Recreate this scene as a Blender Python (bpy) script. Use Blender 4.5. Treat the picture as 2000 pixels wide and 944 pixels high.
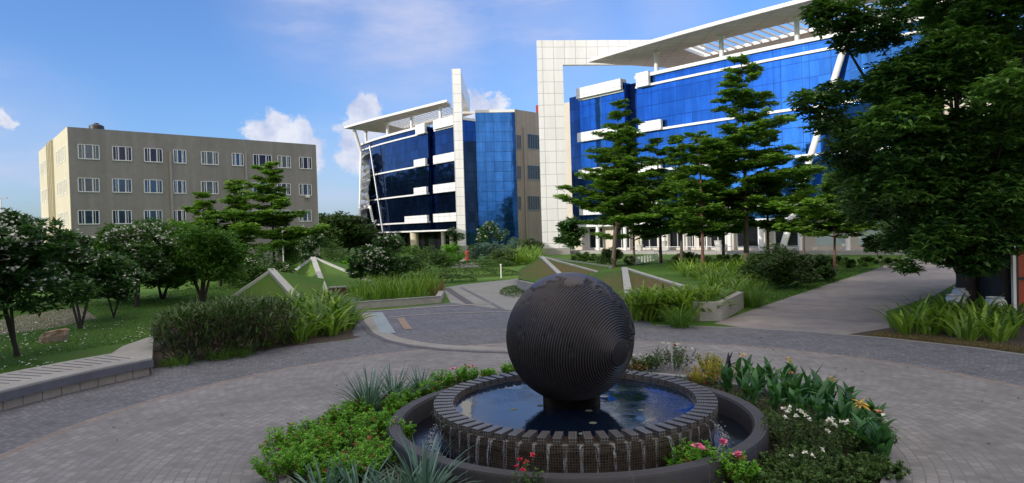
import bpy, math, random
import numpy as np
from mathutils import Vector, Matrix
random.seed(7); rng = np.random.default_rng(7)
SC = bpy.context.scene; COL = SC.collection
for o in list(bpy.data.objects): bpy.data.objects.remove(o)

# ------------------------------------------------------------------ camera
FPX = 1330.0; PIT = math.atan(22/1330); ROL = math.atan(.03); CZ = 3.6
cF = np.array([0, math.cos(PIT), -math.sin(PIT)]); _r = np.array([1, 0, 0.]); _u = np.array([0, math.sin(PIT), math.cos(PIT)])
cR = math.cos(ROL)*_r - math.sin(ROL)*_u; cU = math.sin(ROL)*_r + math.cos(ROL)*_u; cC = np.array([0, 0, CZ])
cam = bpy.data.cameras.new('camera'); co = bpy.data.objects.new('camera', cam); COL.objects.link(co); SC.camera = co
co.matrix_world = Matrix(((cR[0], cU[0], -cF[0], 0), (cR[1], cU[1], -cF[1], 0), (cR[2], cU[2], -cF[2], CZ), (0, 0, 0, 1)))
cam.sensor_width = 36; cam.lens = FPX/2000*36; cam.clip_start = .1; cam.clip_end = 5000

# ------------------------------------------------------------------ light
SUN_EL = math.radians(21); sx, sy = -.80, -.60
sun_dir = Vector((sx*math.cos(SUN_EL), sy*math.cos(SUN_EL), math.sin(SUN_EL)))
sl = bpy.data.lights.new('sun', 'SUN'); sl.energy = 2.4; sl.angle = math.radians(.5); sl.color = (1, .93, .82)
so = bpy.data.objects.new('sun', sl); COL.objects.link(so); so.rotation_euler = sun_dir.to_track_quat('Z', 'Y').to_euler()
W = bpy.data.worlds.new('World'); SC.world = W; W.use_nodes = True
SC.view_settings.view_transform = 'Standard'; SC.view_settings.look = 'None'; SC.view_settings.exposure = 0.62; SC.view_settings.gamma = 1
def pdir(px, py):
    d = cF + cR*(px-1000)/FPX - cU*(py-472)/FPX
    return d/np.linalg.norm(d)
FILL_CLOUD = .92
def build_world():
    nt = W.node_tree; N = nt.nodes; L = nt.links
    bg = N['Background']; bg.inputs[1].default_value = .13
    sky = N.new('ShaderNodeTexSky'); sky.sky_type = 'NISHITA'; sky.sun_disc = False
    sky.sun_elevation = SUN_EL; sky.sun_rotation = math.atan2(sx, sy); sky.air_density = 1.1; sky.dust_density = .9; sky.ozone_density = 3.0
    tc = N.new('ShaderNodeTexCoord')
    def math_(op, a, b=None, clamp=False):
        n = N.new('ShaderNodeMath'); n.operation = op; n.use_clamp = clamp
        for i, v in enumerate((a, b)):
            if v is None: continue
            if isinstance(v, (int, float)): n.inputs[i].default_value = v
            else: L.new(v, n.inputs[i])
        return n.outputs[0]
    def noise(scale, detail, rough, vec):
        n = N.new('ShaderNodeTexNoise'); n.inputs['Scale'].default_value = scale; n.inputs['Detail'].default_value = detail
        n.inputs['Roughness'].default_value = rough; L.new(vec, n.inputs['Vector']); return n
    vec = tc.outputs['Generated']
    dn = noise(12, 8, .68, vec)
    # warp the direction a little so that the cloud outlines billow
    sub = N.new('ShaderNodeVectorMath'); sub.operation = 'SUBTRACT'; L.new(dn.outputs['Color'], sub.inputs[0]); sub.inputs[1].default_value = (.5, .5, .5)
    sc = N.new('ShaderNodeVectorMath'); sc.operation = 'SCALE'; L.new(sub.outputs[0], sc.inputs[0]); sc.inputs['Scale'].default_value = .10
    ad = N.new('ShaderNodeVectorMath'); ad.operation = 'ADD'; L.new(vec, ad.inputs[0]); L.new(sc.outputs[0], ad.inputs[1])
    wv = ad.outputs[0]
    blobs = [(500, 262, 34), (545, 245, 34), (580, 262, 32), (565, 285, 40), (610, 300, 28), (702, 225, 28), (735, 218, 24), (680, 262, 30), (718, 262, 38), (700, 300, 40),
             (925, 190, 22), (955, 182, 20), (965, 205, 22), (935, 215, 26), (-8, 222, 16), (-300, 300, 80), (-520, 260, 90)]
    mask = None
    for px, py, r in blobs:
        d = N.new('ShaderNodeVectorMath'); d.operation = 'DISTANCE'; L.new(wv, d.inputs[0]); d.inputs[1].default_value = tuple(pdir(px, py))
        mr = N.new('ShaderNodeMapRange'); mr.interpolation_type = 'SMOOTHSTEP'; L.new(d.outputs['Value'], mr.inputs[0])
        mr.inputs[1].default_value = r/FPX*1.2; mr.inputs[2].default_value = r/FPX*.72; mr.inputs[3].default_value = 0; mr.inputs[4].default_value = 1
        mask = mr.outputs[0] if mask is None else math_('MAXIMUM', mask, mr.outputs[0])
    # thin high veil towards the top
    mp = N.new('ShaderNodeMapping'); mp.inputs['Scale'].default_value = (2.2, 2.2, 7); L.new(vec, mp.inputs[0])
    hn = noise(1.5, 7, .6, mp.outputs[0])
    veil = N.new('ShaderNodeMapRange'); L.new(hn.outputs[0], veil.inputs[0]); veil.inputs[1].default_value = .5; veil.inputs[2].default_value = .8
    vm = None
    for px, py, r in [(820, -10, 330), (1060, 10, 240), (600, -20, 200), (1300, 10, 150), (1320, 20, 120), (1120, 60, 170), (0, 280, 180), (650, 340, 150), (100, 300, 160)]:
        d = N.new('ShaderNodeVectorMath'); d.operation = 'DISTANCE'; L.new(vec, d.inputs[0]); d.inputs[1].default_value = tuple(pdir(px, py))
        mr = N.new('ShaderNodeMapRange'); mr.interpolation_type = 'SMOOTHSTEP'; L.new(d.outputs['Value'], mr.inputs[0])
        mr.inputs[1].default_value = r/FPX; mr.inputs[2].default_value = 0; mr.inputs[3].default_value = 0; mr.inputs[4].default_value = 1
        vm = mr.outputs[0] if vm is None else math_('MAXIMUM', vm, mr.outputs[0])
    vfin = math_('MULTIPLY', math_('ADD', veil.outputs[0], math_('MULTIPLY', hn.outputs[0], .8)), vm, True)
    vfin = math_('MULTIPLY', vfin, .85)
    # inner tone of the cumulus
    cn = noise(26, 6, .6, vec)
    cr = N.new('ShaderNodeValToRGB'); L.new(cn.outputs[0], cr.inputs[0])
    cr.color_ramp.elements[0].position = .35; cr.color_ramp.elements[0].color = (2.75, 3.0, 4.0, 1)
    cr.color_ramp.elements[1].position = .62; cr.color_ramp.elements[1].color = (4.5, 4.5, 4.8, 1)
    tint = N.new('ShaderNodeMix'); tint.data_type = 'RGBA'; tint.blend_type = 'MULTIPLY'; tint.inputs[0].default_value = 1
    L.new(sky.outputs[0], tint.inputs[6]); tint.inputs[7].default_value = (.56, .73, 1.06, 1)
    m1 = N.new('ShaderNodeMix'); m1.data_type = 'RGBA'; L.new(vfin, m1.inputs[0]); L.new(tint.outputs[2], m1.inputs[6]); m1.inputs[7].default_value = (2.9, 3.2, 4.4, 1)
    m2 = N.new('ShaderNodeMix'); m2.data_type = 'RGBA'; L.new(math_('MULTIPLY', mask, .85), m2.inputs[0]); L.new(m1.outputs[2], m2.inputs[6]); L.new(cr.outputs[0], m2.inputs[7])
    # white cloud added overhead and behind the photographer, unseen, to brighten the shade
    sp = N.new('ShaderNodeSeparateXYZ'); L.new(vec, sp.inputs[0])
    def ms(v, a, b):
        mr = N.new('ShaderNodeMapRange'); mr.interpolation_type = 'SMOOTHSTEP'; L.new(v, mr.inputs[0]); mr.inputs[1].default_value = a; mr.inputs[2].default_value = b; return mr.outputs[0]
    zone = math_('MAXIMUM', ms(math_('MULTIPLY', sp.outputs[1], -1), .42, .6), ms(sp.outputs[2], .52, .72))
    zone = math_('MULTIPLY', zone, ms(sp.outputs[2], 0, .1))
    on = noise(2.2, 6, .6, vec); cov = math_('MULTIPLY', zone, math_('MULTIPLY', ms(on.outputs[0], .28, .5), FILL_CLOUD))
    m3 = N.new('ShaderNodeMix'); m3.data_type = 'RGBA'; L.new(cov, m3.inputs[0]); L.new(m2.outputs[2], m3.inputs[6]); m3.inputs[7].default_value = (7.6, 7.0, 6.4, 1)
    L.new(m3.outputs[2], bg.inputs[0])
build_world()
SC.cycles.max_bounces = 6; SC.cycles.transparent_max_bounces = 12

# ------------------------------------------------------------------ pixel maths (turns a point seen in the photo into a place in the world)
def G(px, py, z=0):
    d = cF + cR*(px-1000)/FPX - cU*(py-472)/FPX; t = (z-CZ)/d[2]; p = cC+d*t
    return np.array([p[0], p[1], z])
def H(px, py, Y):
    d = cF + cR*(px-1000)/FPX - cU*(py-472)/FPX; return cC+d*Y/d[1]
def Q(P):
    d = np.array(P, float)-cC; k = d@cF; return 1000+FPX*(d@cR)/k, 472-FPX*(d@cU)/k

# ------------------------------------------------------------------ object helpers
def tag(o, label=None, cat=None, group=None, kind=None):
    if label: o['label'] = label
    if cat: o['category'] = cat
    if group: o['group'] = group
    if kind: o['kind'] = kind
    return o
def thing(name, loc, label, cat, group=None, rz=0):
    o = bpy.data.objects.new(name, None); COL.objects.link(o); o.location = loc; o.rotation_euler = (0, 0, rz)
    o.empty_display_size = .2
    return tag(o, label, cat, group)
def link(name, me, parent=None, loc=None):
    o = bpy.data.objects.new(name, me); COL.objects.link(o)
    if parent: o.parent = parent
    if loc is not None: o.location = loc
    return o
def copy_tree(o, parent=None):
    c = o.copy(); COL.objects.link(c); c.parent = parent
    for ch in list(o.children): copy_tree(ch, c)
    return c
class MB:
    def __init__(s): s.v = []; s.f = []
    def add(s, vs, fs):
        b = len(s.v); s.v += [tuple(map(float, v)) for v in vs]; s.f += [tuple(b+i for i in f) for f in fs]; return s
    def prism(s, pts, z0, z1):   # pts counter-clockwise seen from above
        n = len(pts); vs = [(p[0], p[1], z0) for p in pts]+[(p[0], p[1], z1) for p in pts]
        return s.add(vs, [tuple(range(n-1, -1, -1)), tuple(range(n, 2*n))]+[(i, (i+1) % n, n+(i+1) % n, n+i) for i in range(n)])
    def box(s, c, size, rz=0, tilt=0):
        x, y, z = [a/2 for a in size]; cs, sn = math.cos(rz), math.sin(rz)
        vs = []
        for dz in (-z, z):
            for dx, dy in ((-x, -y), (x, -y), (x, y), (-x, y)):
                vs.append((c[0]+dx*cs-dy*sn, c[1]+dx*sn+dy*cs, c[2]+dz+tilt*dx))
        return s.add(vs, [(3, 2, 1, 0), (4, 5, 6, 7), (0, 1, 5, 4), (1, 2, 6, 5), (2, 3, 7, 6), (3, 0, 4, 7)])
    def wallbox(s, a, b, z0, z1, out, inn):   # box along a->b, from -inn to +out on its right-hand side
        a = np.array(a[:2], float); b = np.array(b[:2], float); d = (b-a)/np.linalg.norm(b-a); n = np.array([d[1], -d[0]])
        return s.prism([a+n*out, b+n*out, b-n*inn, a-n*inn], z0, z1)
    def tube(s, pts, rad, sides=8, caps=True):
        pts = [np.array(p, float) for p in pts]; n = len(pts)
        if not hasattr(rad, '__len__'): rad = [rad]*n
        ref = None; vs = []
        for i, p in enumerate(pts):
            t = pts[min(i+1, n-1)]-pts[max(i-1, 0)]; t = t/(np.linalg.norm(t)+1e-9)
            if ref is None: ref = np.array([1., 0, 0]) if abs(t[0]) < .8 else np.array([0, 1., 0])
            u = ref-t*(ref@t); u /= np.linalg.norm(u)+1e-9; ref = u; w = np.cross(t, u)
            for k in range(sides):
                a = 2*math.pi*k/sides; vs.append(p+rad[i]*(math.cos(a)*u+math.sin(a)*w))
        fs = [(i*sides+k, i*sides+(k+1) % sides, (i+1)*sides+(k+1) % sides, (i+1)*sides+k) for i in range(n-1) for k in range(sides)]
        if caps: fs += [tuple(range(sides-1, -1, -1)), tuple(range((n-1)*sides, n*sides))]
        return s.add(vs, fs)
    def lathe(s, prof, c=(0, 0, 0), seg=24, close=False):
        vs = [(c[0]+r*math.cos(2*math.pi*k/seg), c[1]+r*math.sin(2*math.pi*k/seg), c[2]+z) for r, z in prof for k in range(seg)]
        m = len(prof)
        fs = [(i*seg+k, i*seg+(k+1) % seg, ((i+1) % m)*seg+(k+1) % seg, ((i+1) % m)*seg+k) for i in range(m if close else m-1) for k in range(seg)]
        return s.add(vs, fs)
    def build(s, name, mat, parent=None, origin=(0, 0, 0), smooth=False, loc=None, uv=True, fix=True):
        me = bpy.data.meshes.new(name); o3 = np.array(origin, float)
        me.from_pydata([tuple(np.array(v)-o3) for v in s.v], [], s.f)
        if fix:
            import bmesh
            bm = bmesh.new(); bm.from_mesh(me); bmesh.ops.recalc_face_normals(bm, faces=bm.faces); bm.to_mesh(me); bm.free()
        me.materials.append(mat)
        if uv:
            ul = me.uv_layers.new(name='UVMap')
            for p in me.polygons:
                n = p.normal
                for li in p.loop_indices:
                    v = s.v[me.loops[li].vertex_index]
                    if abs(n.z) > .75: ul.data[li].uv = (v[0], v[1])
                    else:
                        l = math.hypot(n.x, n.y); ul.data[li].uv = ((-n.y*v[0]+n.x*v[1])/l, v[2])
        if smooth:
            me.polygons.foreach_set('use_smooth', [True]*len(me.polygons))
            try: me.set_sharp_from_angle(angle=math.radians(40))
            except Exception: pass
        return link(name, me, parent, loc)
def npmesh(name, V, F, mat, rv=None):
    """V (N,3), F (M,k) same-size faces, rv per vertex value for the leaf colour"""
    me = bpy.data.meshes.new(name); k = F.shape[1]
    me.vertices.add(len(V)); me.vertices.foreach_set('co', np.ascontiguousarray(V, np.float32).ravel())
    me.loops.add(F.size); me.loops.foreach_set('vertex_index', F.astype(np.int32).ravel())
    me.polygons.add(len(F)); me.polygons.foreach_set('loop_start', np.arange(0, F.size, k, dtype=np.int32))
    me.update(calc_edges=True)
    if rv is not None:
        at = me.attributes.new('rv', 'FLOAT', 'POINT'); at.data.foreach_set('value', rv.astype(np.float32))
    me.materials.append(mat); return me

# ------------------------------------------------------------------ materials
def newmat(name):
    m = bpy.data.materials.new(name); m.use_nodes = True; return m, m.node_tree.nodes, m.node_tree.links, m.node_tree.nodes['Principled BSDF']
def addnoise(N, L, vec, scale, detail=5, rough=.6):
    n = N.new('ShaderNodeTexNoise'); n.inputs['Scale'].default_value = scale; n.inputs['Detail'].default_value = detail; n.inputs['Roughness'].default_value = rough
    L.new(vec, n.inputs['Vector']); return n.outputs[0]
def mixc(N, L, fac, a, b, mode='MIX'):
    m = N.new('ShaderNodeMix'); m.data_type = 'RGBA'; m.blend_type = mode
    for i, v in ((0, fac), (6, a), (7, b)):
        if isinstance(v, (int, float)): m.inputs[i].default_value = v
        elif isinstance(v, tuple): m.inputs[i].default_value = tuple(v)+((1,) if len(v) == 3 else ())
        else: L.new(v, m.inputs[i])
    return m.outputs[2]
def ramp(N, L, fac, p0, p1, c0=(0, 0, 0, 1), c1=(1, 1, 1, 1)):
    r = N.new('ShaderNodeValToRGB'); L.new(fac, r.inputs[0]); e = r.color_ramp.elements
    e[0].position = p0; e[0].color = c0; e[1].position = p1; e[1].color = c1; return r.outputs[0]
def surf(N, L, B, col, vec, var, vscale, bump, bscale, col2=None):
    n1 = addnoise(N, L, vec, vscale, 6); n2 = addnoise(N, L, vec, vscale*7, 4)
    c = mixc(N, L, ramp(N, L, n1, .3, .7), col, col2 if col2 else tuple(x*(1-var) for x in col))
    c = mixc(N, L, .35, c, ramp(N, L, n2, .3, .75, (1-var*1.5,)*3+(1,), (1+var,)*3+(1,)), 'MULTIPLY')
    if bump:
        b = N.new('ShaderNodeBump'); b.inputs['Strength'].default_value = bump; b.inputs['Distance'].default_value = .02
        L.new(addnoise(N, L, vec, bscale, 5), b.inputs['Height']); L.new(b.outputs[0], B.inputs['Normal'])
        return c, b
    return c, None
def M(name, col, rough=.6, metal=0, var=.15, vscale=1.5, bump=0, bscale=25, col2=None, spec=.5, streak=0):
    m, N, L, B = newmat(name); tc = N.new('ShaderNodeTexCoord')
    c, _ = surf(N, L, B, col, tc.outputs['Object'], var, vscale, bump, bscale, col2)
    if streak: c = streaks(N, L, tc, c, streak)
    L.new(c, B.inputs['Base Color']); B.inputs['Roughness'].default_value = rough; B.inputs['Metallic'].default_value = metal
    B.inputs['Specular IOR Level'].default_value = spec
    return m
def streaks(N, L, tc, c, k):   # rain streaks and grime running down a wall
    mp = N.new('ShaderNodeMapping'); mp.inputs['Scale'].default_value = (1.3, 1.3, .09); L.new(tc.outputs['Object'], mp.inputs[0])
    return mixc(N, L, 1.0, c, ramp(N, L, addnoise(N, L, mp.outputs[0], 1.0, 7, .7), .35, .62, (1-k, 1-k*1.05, 1-k*1.15, 1), (1, 1, 1, 1)), 'MULTIPLY')
def Mgrid(name, col, line, bw, bh, mortar, offset=0, rough=.5, metal=0, var=.1, vscale=.5, bump=.3, polar=None, blockvar=.15, spec=.5, tilt=0, freq=2):
    m, N, L, B = newmat(name); tc = N.new('ShaderNodeTexCoord'); vec = tc.outputs['UV']
    if polar:   # polar = mean radius used for the length along the ring
        sp = N.new('ShaderNodeSeparateXYZ'); L.new(tc.outputs['Object'], sp.inputs[0])
        at = N.new('ShaderNodeMath'); at.operation = 'ARCTAN2'; L.new(sp.outputs[1], at.inputs[0]); L.new(sp.outputs[0], at.inputs[1])
        mu = N.new('ShaderNodeMath'); mu.operation = 'MULTIPLY'; L.new(at.outputs[0], mu.inputs[0]); mu.inputs[1].default_value = polar
        ln = N.new('ShaderNodeVectorMath'); ln.operation = 'LENGTH'; L.new(tc.outputs['Object'], ln.inputs[0])
        cb = N.new('ShaderNodeCombineXYZ'); L.new(mu.outputs[0], cb.inputs[0]); L.new(ln.outputs['Value'], cb.inputs[1]); vec = cb.outputs[0]
    br = N.new('ShaderNodeTexBrick'); L.new(vec, br.inputs['Vector']); br.offset = offset; br.offset_frequency = freq
    br.inputs['Scale'].default_value = 1; br.inputs['Brick Width'].default_value = bw; br.inputs['Row Height'].default_value = bh
    br.inputs['Mortar Size'].default_value = mortar; br.inputs['Mortar Smooth'].default_value = .2
    br.inputs['Color1'].default_value = (1-blockvar,)*3+(1,); br.inputs['Color2'].default_value = (1+blockvar,)*3+(1,); br.inputs['Mortar'].default_value = (1, 1, 1, 1)
    c, _ = surf(N, L, B, col, tc.outputs['Object'], var, vscale, 0, 0)
    c = mixc(N, L, 1.0, c, br.outputs['Color'], 'MULTIPLY')
    c = mixc(N, L, br.outputs['Fac'], c, line)
    if name in ('white_panels', 'soffit_panels'): c = streaks(N, L, tc, c, .10)
    L.new(c, B.inputs['Base Color']); B.inputs['Roughness'].default_value = rough; B.inputs['Metallic'].default_value = metal
    B.inputs['Specular IOR Level'].default_value = spec
    h = N.new('ShaderNodeMath'); h.operation = 'SUBTRACT'; h.inputs[0].default_value = 1; L.new(br.outputs['Fac'], h.inputs[1])
    b = N.new('ShaderNodeBump'); b.inputs['Strength'].default_value = bump; b.inputs['Distance'].default_value = .01; L.new(h.outputs[0], b.inputs['Height'])
    if tilt:
        mp = N.new('ShaderNodeMapping'); mp.inputs['Scale'].default_value = (1.4, 1.4, .10); L.new(tc.outputs['Object'], mp.inputs[0])
        c = mixc(N, L, .7, c, ramp(N, L, addnoise(N, L, mp.outputs[0], 1.0, 5, .7), .3, .7, (.62, .66, .72, 1), (1.35, 1.3, 1.2, 1)), 'MULTIPLY'); L.new(c, B.inputs['Base Color'])
    if tilt:    # each pane leans a hair differently, so the reflections break from pane to pane
        wn = N.new('ShaderNodeTexNoise'); wn.inputs['Scale'].default_value = .35; wn.inputs['Detail'].default_value = 2; L.new(tc.outputs['Object'], wn.inputs['Vector'])
        b2 = N.new('ShaderNodeBump'); b2.inputs['Strength'].default_value = tilt; b2.inputs['Distance'].default_value = .25
        ax = N.new('ShaderNodeMath'); ax.operation = 'ADD'; L.new(wn.outputs[0], ax.inputs[0])
        bx = N.new('ShaderNodeSeparateColor'); L.new(br.outputs['Color'], bx.inputs[0]); L.new(bx.outputs[0], ax.inputs[1])
        L.new(wn.outputs[0], b2.inputs['Height']); L.new(b.outputs[0], b2.inputs['Normal']); L.new(b2.outputs[0], B.inputs['Normal'])
    else: L.new(b.outputs[0], B.inputs['Normal'])
    return m
def Mleaf(name, dark, light, rough=.45, trans=.25, tip=None):
    m, N, L, B = newmat(name); at = N.new('ShaderNodeAttribute'); at.attribute_name = 'rv'
    c = ramp(N, L, at.outputs['Fac'], 0, 1, tuple(dark)+(1,), tuple(light)+(1,))
    if tip:
        r = N.new('ShaderNodeMath'); r.operation = 'GREATER_THAN'; L.new(at.outputs['Fac'], r.inputs[0]); r.inputs[1].default_value = 1.2
        c = mixc(N, L, r.outputs[0], c, tip)
    L.new(c, B.inputs['Base Color']); B.inputs['Roughness'].default_value = rough; B.inputs['Specular IOR Level'].default_value = .35
    tr = N.new('ShaderNodeBsdfTranslucent'); L.new(mixc(N, L, 1.0, c, (1.3, 1.5, .6), 'MULTIPLY'), tr.inputs[0])
    mx = N.new('ShaderNodeMixShader'); mx.inputs[0].default_value = trans; L.new(B.outputs[0], mx.inputs[1]); L.new(tr.outputs[0], mx.inputs[2])
    L.new(mx.outputs[0], N['Material Output'].inputs[0]); return m

m_white = Mgrid('white_panels', (.8, .8, .8), (.33, .33, .35), 1.55, 1.6, .03, 0, .35, 0, .05, .3, .2, blockvar=.03)
m_whitep = M('white_paint', (.78, .78, .77), .45, 0, .08, .6)
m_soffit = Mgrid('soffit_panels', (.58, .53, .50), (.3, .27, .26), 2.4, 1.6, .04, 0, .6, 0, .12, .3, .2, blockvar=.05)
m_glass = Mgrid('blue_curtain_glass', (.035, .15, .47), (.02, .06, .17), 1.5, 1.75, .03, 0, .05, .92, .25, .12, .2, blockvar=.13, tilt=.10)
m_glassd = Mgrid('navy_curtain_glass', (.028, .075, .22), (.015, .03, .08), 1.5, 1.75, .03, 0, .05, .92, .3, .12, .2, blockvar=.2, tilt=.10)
m_dark = M('dark_window_glass', (.012, .014, .02), .08, 0, .3, .6)
m_winglass = M('pale_window_glass', (.06, .11, .20), .12, .5, .5, .35)
m_frost = M('frosted_panel', (.52, .62, .58), .35, 0, .12, .4)
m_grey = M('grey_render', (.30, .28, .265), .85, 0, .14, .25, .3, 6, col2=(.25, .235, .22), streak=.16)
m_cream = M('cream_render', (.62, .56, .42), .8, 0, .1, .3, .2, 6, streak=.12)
m_beige = M('beige_render', (.38, .33, .28), .85, 0, .12, .3, .2, 8, streak=.2)
m_creamw = M('cream_wall', (.60, .54, .45), .75, 0, .1, .3)
m_conc = M('concrete', (.36, .35, .33), .85, 0, .22, .8, .4, 20)
m_concl = M('pale_concrete', (.27, .275, .26), .85, 0, .2, .8, .3, 20)
m_stone = Mgrid('grey_slab_stone', (.26, .26, .27), (.09, .09, .09), 3.0, 3.0, .006, 0, .75, 0, .2, 1.2, .3, blockvar=.1)
m_pipe = M('pipe_grey', (.34, .32, .30), .6)
m_steel = M('grey_steel', (.35, .36, .38), .4, .3)
m_bark = M('grey_brown_bark', (.14, .105, .08), .9, 0, .4, 4, .8, 30)
m_barkr = M('reddish_bark', (.18, .09, .06), .9, 0, .4, 4, .8, 30)
m_barkd = M('dark_bark', (.055, .045, .04), .9, 0, .4, 4, .8, 30)
m_soil = M('soil', (.07, .05, .035), .95, 0, .4, 6, .8, 40)
m_red = M('red_cloth', (.55, .02, .035), .8, 0, .2, 8)
m_skin = M('skin', (.22, .11, .07), .6); m_hair = M('black_hair', (.01, .009, .008), .5)
m_black = M('near_black_metal', (.02, .02, .022), .5)
m_orange = M('orange_red_door', (.42, .06, .02), .5, 0, .2, 2)
m_pot = M('white_glazed_pot', (.62, .62, .60), .35, 0, .12, 4)
m_corr = M('grey_corrugated_sheet', (.20, .20, .21), .6, .2, .3, 2)
m_rock = M('orange_rock', (.32, .17, .09), .9, 0, .4, 3, .8, 12, col2=(.42, .36, .30))
# foliage
lf_tier = Mleaf('layered_tree_leaf', (.04, .11, .02), (.21, .35, .06), .4, .32)
lf_big = Mleaf('broad_tree_leaf', (.016, .055, .016), (.17, .33, .07), .4, .25)
lf_fran = Mleaf('frangipani_leaf', (.022, .075, .022), (.10, .20, .055), .35, .2)
lf_round = Mleaf('round_tree_leaf', (.025, .085, .012), (.12, .26, .03), .5, .25)
lf_far = Mleaf('far_tree_leaf', (.015, .045, .012), (.07, .13, .025), .6, .15)
lf_lily = Mleaf('lily_leaf', (.035, .11, .012), (.27, .40, .06), .35, .3)
lf_hedge = Mleaf('dark_hedge_leaf', (.018, .045, .014), (.11, .18, .05), .45, .15, tip=(.10, .065, .055))
lf_agave = Mleaf('blue_green_leaf', (.05, .11, .085), (.17, .29, .24), .4, .12)
lf_bright = Mleaf('bright_shrub_leaf', (.06, .19, .015), (.26, .55, .06), .4, .3, tip=(.32, .09, .05))
lf_shrub = Mleaf('shrub_leaf', (.022, .06, .015), (.11, .2, .04), .5, .2)
lf_canna = Mleaf('canna_leaf', (.028, .095, .035), (.09, .23, .08), .35, .28)
lf_croton = Mleaf('croton_leaf', (.12, .2, .02), (.62, .52, .06), .4, .25, tip=(.55, .12, .05))
lf_grass = Mleaf('grass_blade', (.035, .105, .014), (.15, .27, .045), .6, .25)
lf_dry = Mleaf('reddish_grass_blade', (.10, .085, .03), (.30, .22, .10), .6, .25)
m_petal_w = M('white_petal', (.78, .78, .68), .6, 0, .05); m_petal_p = M('pink_petal', (.9, .24, .42), .5, 0, .1, 20)
m_petal_y = M('yellow_petal', (.80, .50, .06), .5, 0, .15, 20); m_petal_r = M('red_petal', (.55, .02, .04), .5, 0, .1, 20); m_petal_o = M('salmon_petal', (.75, .32, .18), .5, 0, .1, 20)

# ------------------------------------------------------------------ setting: ground, plaza, roads
FC = np.array([.99, 11.9])   # fountain centre
def grass_material():
    m, N, L, B = newmat('lawn_grass'); tc = N.new('ShaderNodeTexCoord'); v = tc.outputs['Object']
    a = addnoise(N, L, v, .12, 5); b = addnoise(N, L, v, 1.2, 6); c3 = addnoise(N, L, v, 28, 4, .7)
    c = mixc(N, L, ramp(N, L, a, .35, .65), (.055, .14, .022), (.10, .18, .035))
    c = mixc(N, L, ramp(N, L, b, .55, .8), c, (.13, .13, .05)); c = mixc(N, L, .8, c, ramp(N, L, c3, .25, .75, (.45, .45, .45, 1), (1.5, 1.5, 1.4, 1)), 'MULTIPLY')
    L.new(c, B.inputs['Base Color']); B.inputs['Roughness'].default_value = .9; B.inputs['Specular IOR Level'].default_value = .15
    bm = N.new('ShaderNodeBump'); bm.inputs['Strength'].default_value = .8; bm.inputs['Distance'].default_value = .06; L.new(c3, bm.inputs['Height']); L.new(bm.outputs[0], B.inputs['Normal']); return m
m_grass = grass_material()
def sheet(name, pts, z, mat, kind='structure', origin=(0, 0)):
    mb = MB(); mb.add([(p[0], p[1], z) for p in pts], [tuple(range(len(pts)))])
    o = mb.build(name, mat, origin=(origin[0], origin[1], 0), loc=(origin[0], origin[1], 0)); tag(o, kind=kind); return o
gb = MB(); gr = 1600; gn = 8
gb.add([(-gr+2*gr*i/gn, -gr+2*gr*j/gn, 0) for j in range(gn+1) for i in range(gn+1)], [(j*(gn+1)+i, j*(gn+1)+i+1, (j+1)*(gn+1)+i+1, (j+1)*(gn+1)+i) for j in range(gn) for i in range(gn)])
tag(gb.build('lawn', m_grass), kind='structure')
def ring(name, r0, r1, z, mat, a0=0, a1=2*math.pi, seg=180, kind='structure', thick=0):
    mb = MB(); full = a1-a0 > 6.28; n = seg if full else seg+1
    vs = []
    for i in range(n):
        a = a0+(a1-a0)*i/seg; vs += [(FC[0]+r0*math.cos(a), FC[1]+r0*math.sin(a), z), (FC[0]+r1*math.cos(a), FC[1]+r1*math.sin(a), z)]
    fs = [(2*i, 2*i+1, 2*((i+1) % n)+1, 2*((i+1) % n)) for i in range(seg)]
    mb.add(vs, fs); o = mb.build(name, mat, origin=(FC[0], FC[1], 0), loc=(FC[0], FC[1], 0), fix=False)
    if kind: tag(o, kind=kind)
    return o
m_pave = Mgrid('light_setts', (.28, .27, .27), (.16, .152, .15), .2, .16, .012, .5, .8, 0, .42, .45, .5, polar=7.0, blockvar=.13)
m_paved = Mgrid('dark_setts', (.175, .178, .205), (.11, .11, .115), .12, .11, .012, .5, .8, 0, .35, 1.0, .6, polar=11.0, blockvar=.3)
m_edge = Mgrid('tan_edging', (.27, .225, .20), (.12, .105, .1), .3, .2, .008, 0, .8, 0, .25, 1.5, .4, polar=9.0, blockvar=.12)
m_patch = Mgrid('dark_patch_setts', (.165, .175, .215), (.08, .08, .09), .12, .11, .010, .5, .8, 0, .35, .8, .6, blockvar=.3)
m_road = M('worn_shaded_road_concrete', (.33, .295, .265), .85, 0, .4, .2, .3, 30, col2=(.15, .145, .165))  # dark second colour stands in for dappled tree shade, along with worn patches
ring('paving_light', 4.95, 9.7, .008, m_pave); ring('paving_edging', 9.7, 9.9, .009, m_edge); ring('paving_dark', 9.9, 13.3, .008, m_paved)
# approach paving towards the photographer (outside the ring, ahead of the left wall)
rl = [G(1395, 632), G(1480, 602), G(1560, 575), G(1630, 552), G(1700, 530), G(1770, 503)]
rrr = [G(1742, 664), (14.5, 26.5), (19.5, 31.5), (27.0, 40.5), (36, 52), (46, 62.5)]
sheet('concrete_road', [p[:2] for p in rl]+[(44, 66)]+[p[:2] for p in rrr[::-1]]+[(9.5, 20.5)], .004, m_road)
def onr(a, r): return (FC[0]+r*math.cos(math.radians(a)), FC[1]+r*math.sin(math.radians(a)))
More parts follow.
